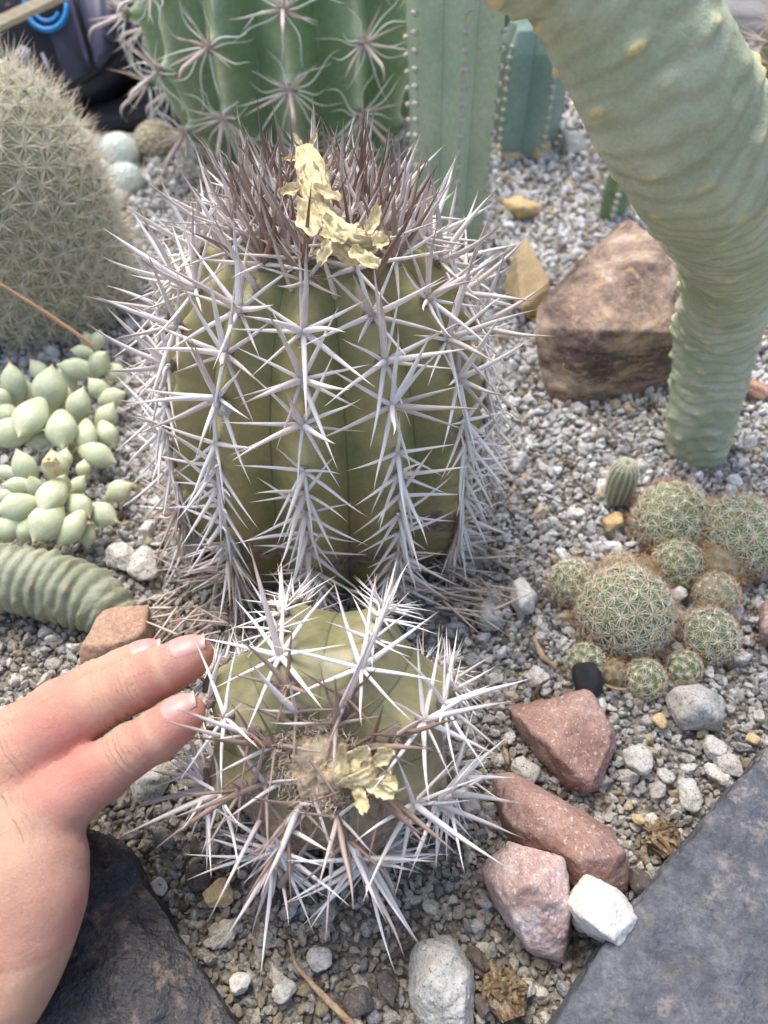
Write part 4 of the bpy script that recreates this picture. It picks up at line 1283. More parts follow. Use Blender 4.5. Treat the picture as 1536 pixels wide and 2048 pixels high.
def husk():
    c = at(1174, 1358, 0.010)
    V, F = ICO[4]
    Q = V * np.array([0.0086, 0.0108, 0.005]); Q[:, 0] = np.where(V[:, 0] < 0, Q[:, 0] * 0.8, Q[:, 0]); Q[:, 1] = np.clip(Q[:, 1], -0.0105, 0.0082); Q[:, 2] += 0.0012 * np.abs(V[:, 0]) ** 0.3 * (V[:, 2] > 0)
    Q[:, 2] += 0.002 * np.abs(V[:, 0]) ** 0.5 * -1 + 0.0006 * fbm(V * 3, 4, 3)
    Q *= (1 + 0.08 * fbm(V * 2, 6, 3))[:, None]
    o = link('seed_husk', mesh_from('seed_husk', Q, F, M['black_husk']), None, c)
    o.rotation_euler = (R(20), 0, R(8))
    tag(o, 'glossy black seed husk leaning on the tiny globe cactus', 'seed husk')
husk()

# ------------------------------------------------------------------ globe cacti
def phyllo(n, umax):
    i = np.arange(n) + 0.5
    c = 1 - (1 - math.cos(umax)) * i / n
    th = i * 2.399963
    s = np.sqrt(1 - c * c)
    return np.stack([s * np.cos(th), s * np.sin(th), c], -1)

def globe(name, px, py, rpx, label, n=70, tub=0.10, skin='skin_globe', group='small globe cacti of the cluster on the right', radial=('bristle_white', 14, 0.40), central=('bristle_orange', 4, 0.42), squash=0.9, tilt=(0, 0), z=None, brown=0.0, fluffy=0, w=1.0):
    c0 = at(px, py, 0)
    r = rpx * depth_of(at(px, py, 0.0)) / FPX
    zc = r * 0.36 if z is None else z
    c = at(px, py, zc); r = rpx * depth_of(c) / FPX
    base = np.array([c[0], c[1], 0])
    root = thing(name, base, label, 'cactus', group)
    A = phyllo(n, R(115))
    ax = unit(np.array([tilt[0], tilt[1] - 0.25, 1.0])); Rm = rot_to(ax)
    V, F = ICO[5]
    d2 = np.full(len(V), 9.0)
    for a in A:
        d2 = np.minimum(d2, np.sum((V - a) ** 2, axis=1))
    sig = 1.6 / math.sqrt(n)
    Q = V * (1 + tub * np.exp(-d2 / sig ** 2) - tub * 0.5)[:, None]
    Q = Q * (1 + 0.07 * fbm(V * 1.7 + px, 5, 2))[:, None] * np.array([1, 1, squash]) * r * 0.93
    b = link('body', mesh_from('body', (Q @ Rm.T) + (c - base), F, M[skin]), root)
    AW = (A * np.array([1, 1, squash]) * r * 0.98) @ Rm.T + c
    NW = unit(A / np.array([1, 1, squash])) @ Rm.T
    k = radial[1]
    idx = np.repeat(np.arange(n), k)
    ph = np.tile(np.arange(k) * 2 * np.pi / k, n) + np.repeat(rng.uniform(0, 6, n), k) + rng.uniform(-.15, .15, n * k)
    X = unit(np.cross(NW, [0.12, 0.31, 0.94])); Y = np.cross(NW, X)
    el = rng.uniform(0.10, 0.55, n * k)
    D = (X[idx] * np.cos(ph)[:, None] + Y[idx] * np.sin(ph)[:, None]) * np.cos(el)[:, None] + NW[idx] * np.sin(el)[:, None]
    bristles('radial_spines', AW[idx], D, rng.uniform(0.75, 1.1, n * k) * radial[2] * r, 0.00027 * w, M[radial[0]], root, base, bend=NW[idx] * -0.12)
    if central:
        k = central[1]
        idx = np.repeat(np.arange(n), k)
        D = NW[idx] + rng.normal(size=(n * k, 3)) * 0.65
        bristles('central_spines', AW[idx], D, rng.uniform(0.5, 1.1, n * k) * central[2] * r, 0.00028 * w, M[central[0]], root, base)
    if brown:
        kk = int(n * 4)
        lo = rng.integers(n // 2, n, kk)
        bristles('brown_spines', AW[lo], NW[lo] + rng.normal(size=(kk, 3)) * 0.8, rng.uniform(0.3, 0.55, kk) * r, 0.00018, M['bristle_red'], root, base)
    return root

globe('globe_cactus', 1250, 1225, 92, 'largest pale spined globe cactus of the cluster, in its middle', 95, brown=1)
globe('globe_cactus', 1345, 1040, 76, 'globe cactus at the upper end of the cluster, with pebbles on its near side', 85, brown=1, radial=('bristle_white', 12, 0.36))
globe('globe_cactus', 1478, 1075, 84, 'big globe cactus at the upper right of the cluster with bright white star spines', 90, brown=1)
globe('globe_cactus', 1357, 1128, 50, 'bright green globe cactus between the two upper heads of the cluster', 55, radial=('bristle_white', 11, 0.38))
globe('globe_cactus', 1148, 1168, 50, 'globe cactus at the left end of the cluster', 52, brown=1)
globe('globe_cactus', 1432, 1188, 44, 'brownish globe cactus below the big upper right head', 50, skin='skin_dull', brown=1, radial=('bristle_straw', 12, 0.4))
globe('globe_cactus', 1418, 1272, 56, 'globe cactus at the lower right of the cluster next to a pale wedged pebble', 55, brown=1)
globe('globe_cactus', 1290, 1358, 40, 'little globe cactus below the largest one, above the lumpy pumice rock', 42, w=0.8)
globe('globe_cactus', 1172, 1325, 38, 'tiny bright green globe cactus behind the black husk', 36, w=0.8)
globe('globe_cactus', 1368, 1335, 34, 'half buried tiny globe cactus between the little one and the lower right head', 34, brown=1, w=0.8)
globe('globe_cactus', 1240, 1140, 36, 'dried brown globe cactus behind the largest head', 40, skin='skin_dull', brown=1, radial=('bristle_straw', 10, 0.4), z=0.004)
globe('globe_cactus', 1285, 1140, 30, 'shrivelled brown globe cactus squeezed beside the dried one', 36, skin='skin_dull', brown=1, radial=('bristle_red', 10, 0.4), z=0.004)
globe('globe_cactus', 1440, 1130, 56, 'brown spined globe cactus hidden under the big upper right head', 55, skin='skin_dull', brown=1, radial=('bristle_red', 9, 0.4), z=0.004)
globe('globe_cactus', 1228, 1345, 28, 'withered brown globe cactus right of the black husk', 30, skin='skin_dull', radial=('bristle_red', 9, 0.4), z=0.003)

# tiny ribbed column cactus
def tiny_column():
    b = at(1232, 995, 0)
    root = thing('tiny_ribbed_cactus', b, 'tiny upright ribbed cactus with a pale green top, alone on the gravel', 'cactus')
    prof = [(0.0070, -0.002), (0.0086, 0.006), (0.0090, 0.016), (0.0088, 0.024), (0.0072, 0.030), (0.004, 0.0328), (0.0006, 0.0335)]
    rb = Ribbed(b, (-0.02, -0.05, 1), prof, 14, 0, 0.16, 1.2, 0.0, None, seed=3)
    rb.mesh('body', M['skin_globe'], root, 14 * 10, 50)
    P, D = [], []
    for k in range(14):
        for u in np.arange(0.004, rb.len - 0.001, 0.0017):
            p, n, t, sd = rb.frame(k, u)
            for j in range(8):
                a = 2 * math.pi * j / 8 + jitter(.2)
                P.append(p); D.append(n * 0.35 + sd * math.cos(a) + t * math.sin(a))
    bristles('bristles', np.array(P), np.array(D), 0.0028, 0.00011, M['bristle_white'], root, b)
tiny_column()

# ---- mint coloured woolly balls at the back left
for i, (px, py, r, lb) in enumerate([(238, 305, 40, 'topmost of the frosted mint globes behind the straw spined cactus'),
                                     (250, 360, 36, 'mint globe nearest to the green hooked spine cactus'),
                                     (192, 352, 36, 'mint globe between the straw spined cactus and its frosted neighbours'),
                                     (160, 300, 42, 'mint globe half hidden by the top of the straw spined cactus'),
                                     (120, 262, 42, 'furthest mint globe peeping over the straw spined cactus'),
                                     (215, 400, 34, 'lowest of the frosted mint globes')]):
    globe('mint_globe_cactus', px, py, r, lb, 120, 0.04, 'skin_mint', 'frosted mint globe cacti at the back', ('bristle_curly', 12, 0.16), None)

# dull round cactus behind them
globe('globe_cactus', 312, 285, 42, 'dull brownish round cactus at the foot of the green hooked spine cactus', 90, 0.05, 'skin_dull', 'round cacti at the back', ('bristle_straw', 12, 0.3), None)

# ---- straw spined cylinder cactus on the left
def straw_cactus():
    b = at(75, 665, 0) + np.array([0, 0.045, 0]); b[2] = 0
    r0, H = 0.073, 0.178
    root = thing('straw_spined_cactus', b, 'tall rounded cactus covered in fine straw coloured bristles at the left edge', 'cactus')
    ax = unit(np.array([-0.13, 0.02, 1])); Rm = rot_to(ax)
    prof = np.array([(0.060, -0.005), (0.069, 0.02), (0.074, 0.06), (0.074, 0.10), (0.069, 0.13), (0.058, 0.155), (0.040, 0.171), (0.018, 0.179), (0.001, 0.180)])
    cum = np.concatenate([[0], np.cumsum(np.linalg.norm(np.diff(prof, axis=0), axis=1))])
    nu, nv = 220, 160
    n = 430
    # areoles spiral up at equal surface spacing
    us = np.linspace(0, cum[-1], 2000); rs = np.interp(us, cum, prof[:, 0]); area = np.cumsum(rs); area /= area[-1]
    ui = np.interp((np.arange(n) + 0.5) / n, area, us); th = np.arange(n) * 2.399963
    ri = np.interp(ui, cum, prof[:, 0]); zi = np.interp(ui, cum, prof[:, 1])
    A = np.stack([ri * np.cos(th), ri * np.sin(th), zi], -1)
    T, U = np.meshgrid(np.linspace(0, 2 * np.pi, nu, endpoint=False), np.linspace(0, cum[-1], nv))
    rr = np.interp(U.ravel(), cum, prof[:, 0]); zz = np.interp(U.ravel(), cum, prof[:, 1])
    V = np.stack([rr * np.cos(T.ravel()), rr * np.sin(T.ravel()), zz], -1)
    d2 = np.full(len(V), 9.0)
    for a in A: d2 = np.minimum(d2, np.sum((V - a) ** 2, axis=1))
    e = 1e-4
    def nrm(u, th):
        r1 = np.interp(u + 0.002, cum, prof[:, 0]) - np.interp(u - 0.002, cum, prof[:, 0]); z1 = np.interp(u + 0.002, cum, prof[:, 1]) - np.interp(u - 0.002, cum, prof[:, 1])
        return unit(np.stack([z1 * np.cos(th), z1 * np.sin(th), -r1], -1))
    V = V + nrm(U.ravel(), T.ravel()) * (0.0035 * np.exp(-d2 / 0.0042 ** 2))[:, None]
    link('body', mesh_from('body', V @ Rm.T, grid_faces(nu, nv), M['skin_dull']), root)
    N = nrm(ui, th)
    A = (A + N * 0.0032) @ Rm.T + b; N = N @ Rm.T
    X = unit(np.cross(N, ax)); Y = np.cross(N, X)
    k = 18
    idx = np.repeat(np.arange(n), k)
    ph = np.tile(np.arange(k) * 2 * np.pi / k, n) + rng.uniform(-.2, .2, n * k); el = rng.uniform(0.05, 0.5, n * k)
    D = (X[idx] * np.cos(ph)[:, None] + Y[idx] * np.sin(ph)[:, None]) * np.cos(el)[:, None] + N[idx] * np.sin(el)[:, None]
    bristles('radial_bristles', A[idx], D, rng.uniform(0.013, 0.020, n * k), 0.00032, M['bristle_white'], root, b, wav=0.05)
    k = 9
    idx = np.repeat(np.arange(n), k)
    D = N[idx] + rng.normal(size=(n * k, 3)) * 0.42 + ax * 0.25
    L = rng.uniform(0.015, 0.026, n * k) * (1 + 0.35 * (np.repeat(ui, k) > cum[-1] * 0.8))
    bristles('central_bristles', A[idx], D, L, 0.00037, M['bristle_straw'], root, b, wav=0.04)
straw_cactus()

# ---- green barrel with hooked spines at the back
def hooked_cactus():
    b = np.array([(588 - 768) / FPX * 0.78, 0.865, 0.0])
    root = thing('hooked_barrel_cactus', b, 'large bright green ribbed cactus at the back with hooked pinkish spines', 'cactus')
    prof = [(0.085, -0.01), (0.110, 0.02), (0.132, 0.06), (0.145, 0.11), (0.147, 0.15), (0.138, 0.19), (0.118, 0.225), (0.09, 0.25), (0.05, 0.268), (0.01, 0.27)]
    to_cam = math.atan2(-b[1], -b[0])
    def rows(k): return np.arange(0.026 + (0.030 if k % 2 else 0.0), 0.33, 0.060)
    rb = Ribbed(b, (0, 0, 1), prof, 14, to_cam - R(2), 0.26, 1.3, 0.007, rows, seed=14, notch=0.003)
    rb.mesh('body', M['skin_fero'], root, 14 * 26, 150)
    specs = []; P, D, Bn = [], [], []
    for k in range(14):
        for u in rb.areoles[k]:
            p, n, t, sd = rb.frame(k, u)
            vis = max(0.0, float(np.dot(n, unit(CAM - p))) + 0.3)
            link('areole', AREOLE, root, p - b, Matrix(frame_q(n, t).tolist()).to_quaternion(), (0.006, 0.008, 0.005))
            for (a, e, l) in [(80, 45, .048), (200, 35, .045), (-20, 35, .045), (135, 40, .04), (45, 35, .045)]:
                a = R(a) + jitter(.25); e = R(e) + jitter(.15)
                d = math.cos(e) * (math.cos(a) * sd + math.sin(a) * t) + math.sin(e) * n
                specs.append((p, d, l * random.uniform(.85, 1.1), 0.8, 'spine_pink', random.randrange(7), n, vis))
            d = unit(n + sd * jitter(.4) - t * 0.25)
            specs.append((p, d, 0.055, 0.95, 'hook', random.randrange(2), -t, vis * 1.2))
            for j in range(11):
                a = 2 * math.pi * j / 11 + jitter(.2)
                P.append(p); D.append(n * 0.35 + (sd * math.cos(a) + t * math.sin(a) * 0.8)); Bn.append(-n * 0.15 + t * jitter(.3))
    place_spines(root, b, specs, 200, 'spine_mass')
    bristles('radial_spines', np.array(P), np.array(D), rng.uniform(0.036, 0.062, len(P)), 0.0010, M['bristle_curly'], root, b, bend=np.array(Bn), wav=0.14, segs=8)
hooked_cactus()

# ---- tall blue green columns
def column_cactus(name, px, py, tilt, r0, r1, h, n, phase, label, skin, spacing=0.0125, dep=0.44, sharp=1.0):
    b = at(px, py, 0)
    root = thing(name, b, label, 'cactus', 'blue green columnar cacti')
    prof = [(r0 * 0.9, -0.005), (r0, 0.03), ((r0 + r1) / 2, h * 0.5), (r1, h * 0.8), (r1 * 0.8, h * 0.95), (0.002, h)]
    to_cam = math.atan2(-b[1], -b[0])
    rb = Ribbed(b, tilt, prof, n, to_cam + phase, dep, sharp, 0.0012, lambda k: np.arange(0.012 + 0.004 * (k % 3), h * 0.9, spacing), seed=21, notch=0.0004)
    rb.mesh('body', M[skin], root, n * 40, 120)
    P, D = [], []
    for k in range(n):
        for u in rb.areoles[k]:
            p, nn, t, sd = rb.frame(k, u)
            if np.dot(nn, unit(CAM - p)) < -0.35: continue
            link('areole', AREOLE_WHITE, root, p - b, Matrix(frame_q(nn, t).tolist()).to_quaternion(), (0.0020, 0.0031, 0.0024))
            for j in range(7):
                P.append(p); D.append(nn + rng.normal(size=3) * 0.9)
    bristles('short_spines', np.array(P), np.array(D), rng.uniform(0.003, 0.008, len(P)), 0.00025, M['bristle_red'], root, b)
V_, F_ = ICO[2]
AREOLE_WHITE = mesh_from('areole_white', V_ * (1 + 0.2 * fbm(V_ * 3, 2, 3)[:, None]), F_, M['rock_white'])
column_cactus('column_cactus', 892, 492, (-0.03, -0.06, 1), 0.034, 0.044, 0.42, 6, R(13), 'nearer tall columnar cactus with a white dotted rib, left of the thick stem', 'skin_column')
column_cactus('column_cactus', 1045, 296, (-0.0, 0.0, 1), 0.040, 0.040, 0.13, 5, R(34), 'short dark blue green columnar cactus standing behind the nearer column', 'skin_blue', 0.010)
column_cactus('column_cactus', 1022, 240, (-0.02, -0.02, 1), 0.042, 0.046, 0.40, 5, R(5), 'furthest columnar cactus rising behind the short dark one', 'skin_blue', 0.012)
column_cactus('small_column_cactus', 1222, 430, (0.0, -0.03, 1), 0.014, 0.015, 0.05, 5, R(10), 'small dark green cactus peeping out behind the thick stem and brown rock', 'skin_fero', 0.007)

# ---- reddish spined cactus at the top right corner
def corner_cactus():
    c = dp(1640, 120, 0.72)
    b = np.array([c[0], c[1], 0])
    root = thing('red_spined_cactus', b, 'cactus with a tangle of tan and reddish spines at the upper right corner', 'cactus')
    r = 0.055
    V, F = ICO[5]
    zc = max(0.05, c[2])
    Q = V * np.array([r, r, zc * 1.05]) * (1 + 0.05 * fbm(V * 3, 3, 3))[:, None]
    link('body', mesh_from('body', Q + np.array([0, 0, zc * 0.95]), F, M['skin_globe']), root)
    A = phyllo(130, R(140))
    AW = A * np.array([r, r, zc * 1.05]) + b + np.array([0, 0, zc * 0.95])
    specs = []
    for p, n in zip(AW, A):
        for j in range(8):
            d = unit(n + rng.normal(size=3) * 0.75)
            specs.append((p, d, random.uniform(0.022, 0.045), 0.5, random.choice(('spine_old', 'spine_pink', 'spine_old')), random.randrange(7), n, 1.0 if p[0] < b[0] else 0.2))
    place_spines(root, b, specs, 240)
corner_cactus()

# ------------------------------------------------------------------ thick ringed stems
def ringed_stem(name, label, path, parts_branch=None, ring_step=0.0085, seed=0, tubercle=0.0022, mat='stem', ring_amp=0.00012):
    """path: (px, py, depth, half width px); scars wind round the stem in leaf spirals"""
    P = np.array([dp(x, y, d) for x, y, d, w in path]); Rr = np.array([w * d / FPX for x, y, d, w in path])
    base = P[0].copy(); base[2] = 0
    root = thing(name, base, label, 'succulent stem')
    def build(P, Rr, nm, seed):
        n = len(P)
        # smooth spline through the points
        cum = np.concatenate([[0], np.cumsum(np.linalg.norm(np.diff(P, axis=0), axis=1))])
        L = cum[-1]
        m = int(L / 0.0009) + 2
        s = np.linspace(0, L, m)
        C = np.stack([np.interp(s, cum, P[:, i]) for i in range(3)], -1); rad = np.interp(s, cum, Rr)
        k = max(3, int(0.028 / (L / m)))
        ker = np.hanning(k + 2)[1:-1]; ker /= ker.sum()
        pad = lambda a: np.concatenate([a[0] + (a[0] - a[k:0:-1]) if a.ndim > 1 else np.full(k, a[0]), a, a[-1] + (a[-1] - a[-2:-k - 2:-1]) if a.ndim > 1 else np.full(k, a[-1])])
        C = np.stack([np.convolve(pad(C)[:, i], ker, 'same')[k:-k] for i in range(3)], -1)
        rad = np.convolve(pad(rad), ker, 'same')[k:-k]
        T = unit(np.gradient(C, axis=0))
        X = np.zeros_like(T); x = np.array([1.0, 0, 0])
        for i in range(m):
            x = unit(x - T[i] * np.dot(x, T[i])); X[i] = x
        Y = np.cross(T, X)
        nu = 170
        ang = np.linspace(0, 2 * np.pi, nu, endpoint=False)
        S, A = np.meshgrid(s, ang, indexing='ij')
        # leaf scars on a spiral
        step = ring_step / 4.2
        ns = int(L / step)
        ss = np.arange(ns) * step + 0.0; aa = np.mod(np.arange(ns) * 2.399963, 2 * np.pi)
        bump = np.zeros_like(S); scar = np.zeros_like(S)
        r0 = float(np.mean(rad))
        r_ = np.random.default_rng(seed)
        for a0, s0 in zip(aa, ss):
            s0 += r_.normal() * step * 1.6; a0 += r_.normal() * 0.2
            i0, i1 = np.searchsorted(s, [s0 - 0.014, s0 + 0.014])
            if i1 <= i0: continue
            dA = (A[i0:i1] - a0 + np.pi) % (2 * np.pi) - np.pi
            dx = dA * r0; dy = S[i0:i1] - s0
            g = np.exp(-(dx / 0.0055) ** 2 - (dy / 0.0022) ** 2)
            bump[i0:i1] = np.maximum(bump[i0:i1], g * r_.uniform(0.45, 1.0))
            q = np.exp(-(dx / 0.0030) ** 2 - ((dy - 0.0004) / 0.0013) ** 2) * r_.uniform(0.3, 1.3)
            scar[i0:i1] = np.maximum(scar[i0:i1], q)
        ph = S / ring_step * 2 * np.pi + 0.9 * np.sin(A * 2 + S * 30) + (4.5 if ring_amp < 0.001 else 1.3) * fbm(np.stack([np.cos(A).ravel() * 1.2, np.sin(A).ravel() * 1.2, S.ravel() * 30], -1), seed, 2).reshape(S.shape)
        ring = 0.5 + 0.5 * np.sin(ph)
        nz = fbm(np.stack([np.cos(A).ravel() * r0 * 120, np.sin(A).ravel() * r0 * 120, S.ravel() * 140], -1), seed + 4, 4).reshape(S.shape)
        rr = rad[:, None] + tubercle * bump * (1 + 0.5 * nz) + ring_amp * np.sqrt(ring) + 0.0007 * scar + 0.0013 * nz
        V = C[:, None] + X[:, None] * (np.cos(ang)[None, :, None] * rr[..., None]) + Y[:, None] * (np.sin(ang)[None, :, None] * rr[..., None])
        me = mesh_from(nm, V.reshape(-1, 3) - base, grid_faces(nu, m), M[mat], attrs={'ring': ring.ravel(), 'scar': scar.ravel()})
        return link(nm, me, root)
    build(P, Rr, 'trunk', seed)
    if parts_branch:
        P = np.array([dp(x, y, d) for x, y, d, w in parts_branch]); Rr = np.array([w * d / FPX for x, y, d, w in parts_branch])
        build(P, Rr, 'branch', seed + 9)
    return root
ringed_stem('thick_succulent_stem', 'thick grey green ringed stem rising from the gravel toward the camera on the right',
            [(1388, 935, .540, 56), (1392, 890, .526, 62), (1404, 830, .510, 66), (1422, 740, .492, 74), (1437, 650, .472, 84), (1456, 570, .440, 84), (1470, 500, .385, 100), (1452, 410, .325, 128), (1392, 300, .282, 149), (1316, 160, .258, 154), (1240, 10, .246, 157), (1160, -150, .238, 168)],
            [(1215, -70, .240, 95), (1120, -62, .236, 88), (1030, -72, .232, 84), (960, -110, .228, 84), (900, -200, .222, 80)], seed=5)
ringed_stem('ringed_succulent_stem', 'short ringed grey green stem lying on the gravel at the left edge above the hand',
            [(250, 1262, .425, 30), (232, 1238, .425, 46), (190, 1200, .425, 60), (100, 1170, .425, 64), (0, 1153, .422, 60), (-110, 1145, .420, 58), (-300, 1145, .42, 56)], ring_step=0.0066, seed=8, tubercle=0.0013, mat='stem_dark', ring_amp=0.0016)

# ------------------------------------------------------------------ fleshy leaved succulents
def leaf_mesh():
    nu, nv = 28, 26
    t = np.linspace(0, 1, nv)
    w = np.where(t < 0.55, np.sin(np.clip(0.16 + t / 0.55 * 0.84, 0, 1) * np.pi / 2), np.cos(np.clip((t - 0.55) / 0.45, 0, 1) * np.pi / 2) ** 1.0)
    w[-1] = 0.01; w[0] *= 0.7
    ang = np.linspace(0, 2 * np.pi, nu, endpoint=False)
    V = np.zeros((nv, nu, 3))
    V[:, :, 0] = 0.5 * w[:, None] * np.cos(ang)
    V[:, :, 1] = 0.36 * w[:, None] * np.sin(ang) * (1 + 0.15 * (np.sin(ang) > 0)) + 0.12 * (t[:, None] ** 2)
    V[:, :, 2] = t[:, None]
    V[-1, :, 2] += 0.03
    return mesh_from('leaf', V.reshape(-1, 3), grid_faces(nu, nv), M['leaf'], attrs={'t': np.repeat(t, nu)})
LEAF = leaf_mesh()

def fleshy(name, label, zoom_leaves, stem_px, depth0):
    base = at(stem_px[0][0], stem_px[0][1], 0)
    root = thing(name, base, label, 'succulent', 'fleshy leaved succulents at the left edge')
    for (zx, zy, L, W, ang, toward, dd) in zoom_leaves:
        px, py = zx / 2.805, 550 + zy / 2.805
        Lp, Wp = L / 2.805 * 1.12, W / 2.805 * 1.10
        g = at(px, py, 0); dg = depth_of(g)
        d = dg - 0.030 - dd
        c = dp(px, py, d)
        a = R(ang)
        dirv = unit((RT * math.cos(a) + UP * math.sin(a)) * math.cos(R(toward)) - FW * math.sin(R(toward)))
        l = Lp * d / FPX / max(0.55, math.cos(R(toward))); w = Wp * d / FPX
        Rm = frame_q(dirv, unit(np.cross(dirv, -FW)))
        q = Matrix(Rm.tolist()).to_quaternion()
        link('leaf', LEAF, root, c - dirv * l * 0.5 - base, q, (w, w, l))
    pts = [at(x, y, z) for x, y, z in stem_px]
    tube('stem', pts, [0.0035] * len(pts), M['stem'], parent=root, origin=base, sides=12)
    return root
fleshy('fleshy_succulent', 'upper fleshy succulent with plump pale green pointed leaves and a flower stalk',
       [(75, 610, 200, 125, 95, 20, .004), (275, 650, 235, 175, 75, 25, .010), (170, 790, 200, 175, 262, 45, .022), (70, 880, 240, 155, 200, 20, .010), (340, 860, 200, 165, 285, 30, .012),
        (435, 740, 200, 125, 70, 15, .004), (225, 545, 170, 90, 130, 0, -.006), (375, 575, 160, 100, 118, 5, -.006), (440, 530, 190, 115, 168, 20, .006), (550, 500, 140, 115, 40, 40, .014),
        (547, 365, 115, 75, 80, 0, .004), (487, 362, 90, 65, 110, 0, .002), (460, 430, 115, 70, 172, 10, .008), (555, 645, 140, 100, 130, 20, .0), (625, 690, 150, 105, 20, 10, -.004),
        (0, 700, 140, 110, 120, 20, .0), (225, 925, 160, 95, 200, 5, -.004), (355, 690, 140, 100, 80, 0, -.008), (645, 545, 130, 95, 330, 10, .004), (480, 905, 180, 120, 275, 20, .0),
        (590, 800, 170, 110, 60, 10, -.008), (600, 890, 150, 110, 300, 15, -.006), (160, 650, 120, 70, 110, 0, -.01), (-40, 800, 180, 130, 190, 10, .004), (540, 1010, 210, 130, 340, 10, -.008), (20, 770, 160, 110, 170, 0, -.01)],
       [(110, 870, 0.0), (90, 835, 0.02), (75, 800, 0.034)], 0)
fleshy('fleshy_succulent', 'lower fleshy succulent with plump pale green leaves and a dry yellow bud scar',
       [(140, 1090, 200, 125, 108, 20, .006), (310, 1085, 175, 135, 95, 25, .006), (105, 1180, 140, 85, 178, 25, .016), (290, 1230, 160, 155, 265, 50, .022), (105, 1300, 200, 145, 192, 25, .012),
        (260, 1380, 205, 180, 245, 30, .012), (400, 1420, 200, 130, 240, 20, .004), (440, 1300, 160, 135, 320, 25, .008), (570, 1340, 180, 125, 335, 20, -.002), (140, 1430, 150, 105, 255, 10, -.002),
        (40, 1420, 190, 135, 215, 15, .0), (430, 1190, 140, 85, 55, 10, .0), (465, 1090, 100, 75, 85, 5, -.006), (30, 1245, 130, 85, 190, 10, .0), (40, 1110, 150, 75, 160, 5, -.006),
        (490, 1465, 115, 85, 265, 10, -.010), (665, 1215, 150, 120, 30, 10, -.012), (355, 1040, 130, 90, 80, 0, -.004), (200, 1200, 120, 90, 100, 40, .012), (345, 1190, 130, 95, 60, 35, .012)],
       [(120, 1010, 0.0), (100, 990, 0.02), (85, 975, 0.03)], 0)
tube('flower_stalk', [dp(-60, 545, .50), dp(0, 568, .505), dp(90, 625, .52), (dp(150, 665, .53)), dp(188, 695, .54)], [.0011, .0012, .0014, .0015, .0016], plain('orange_stalk', (0.50, 0.30, 0.17), 0.6, 0.3, 0.2, 120), 'thin orange brown flower stalk arching in front of the straw spined cactus', 'flower stalk')
def dry_bud():
    o = dp(105, 932, 0.445)
    V, F = ICO[4]
    Q = V * np.array([0.005, 0.003, 0.0065]) * (1 + 0.5 * fbm(V * 4, 3, 4))[:, None]
    ob = link('dry_bud', mesh_from('dry_bud', Q, F, M['papery']), None, o)
    tag(ob, 'crumbly yellow dry bud on a leaf of the lower fleshy succulent', 'dry bud')
dry_bud()

# ------------------------------------------------------------------ things behind the bed
def poly_prism(name, pts2d, frame, depth, mat, parent, bevel=0.004):
    """pts2d in metres on the plane frame=(origin, x, y, n); extruded away from the front"""
    o, x, y, n = frame
    bm = bmesh.new()
    vs = [bm.verts.new([float(a) for a in (o + x * p[0] + y * p[1])]) for p in pts2d]
    f = bm.faces.new(vs)
    r = bmesh.ops.extrude_face_region(bm, geom=[f])
    for v in r['geom']:
        if isinstance(v, bmesh.types.BMVert): v.co += Vector((-n * depth).tolist())
    bmesh.ops.recalc_face_normals(bm, faces=bm.faces)
    if bevel: bmesh.ops.bevel(bm, geom=bm.edges[:], offset=bevel, segments=3, affect='EDGES', clamp_overlap=True)
    me = bpy.data.meshes.new(name); bm.to_mesh(me); bm.free()
    for p in me.polygons: p.use_smooth = True
    me.materials.append(mat)
    return link(name, me, parent)

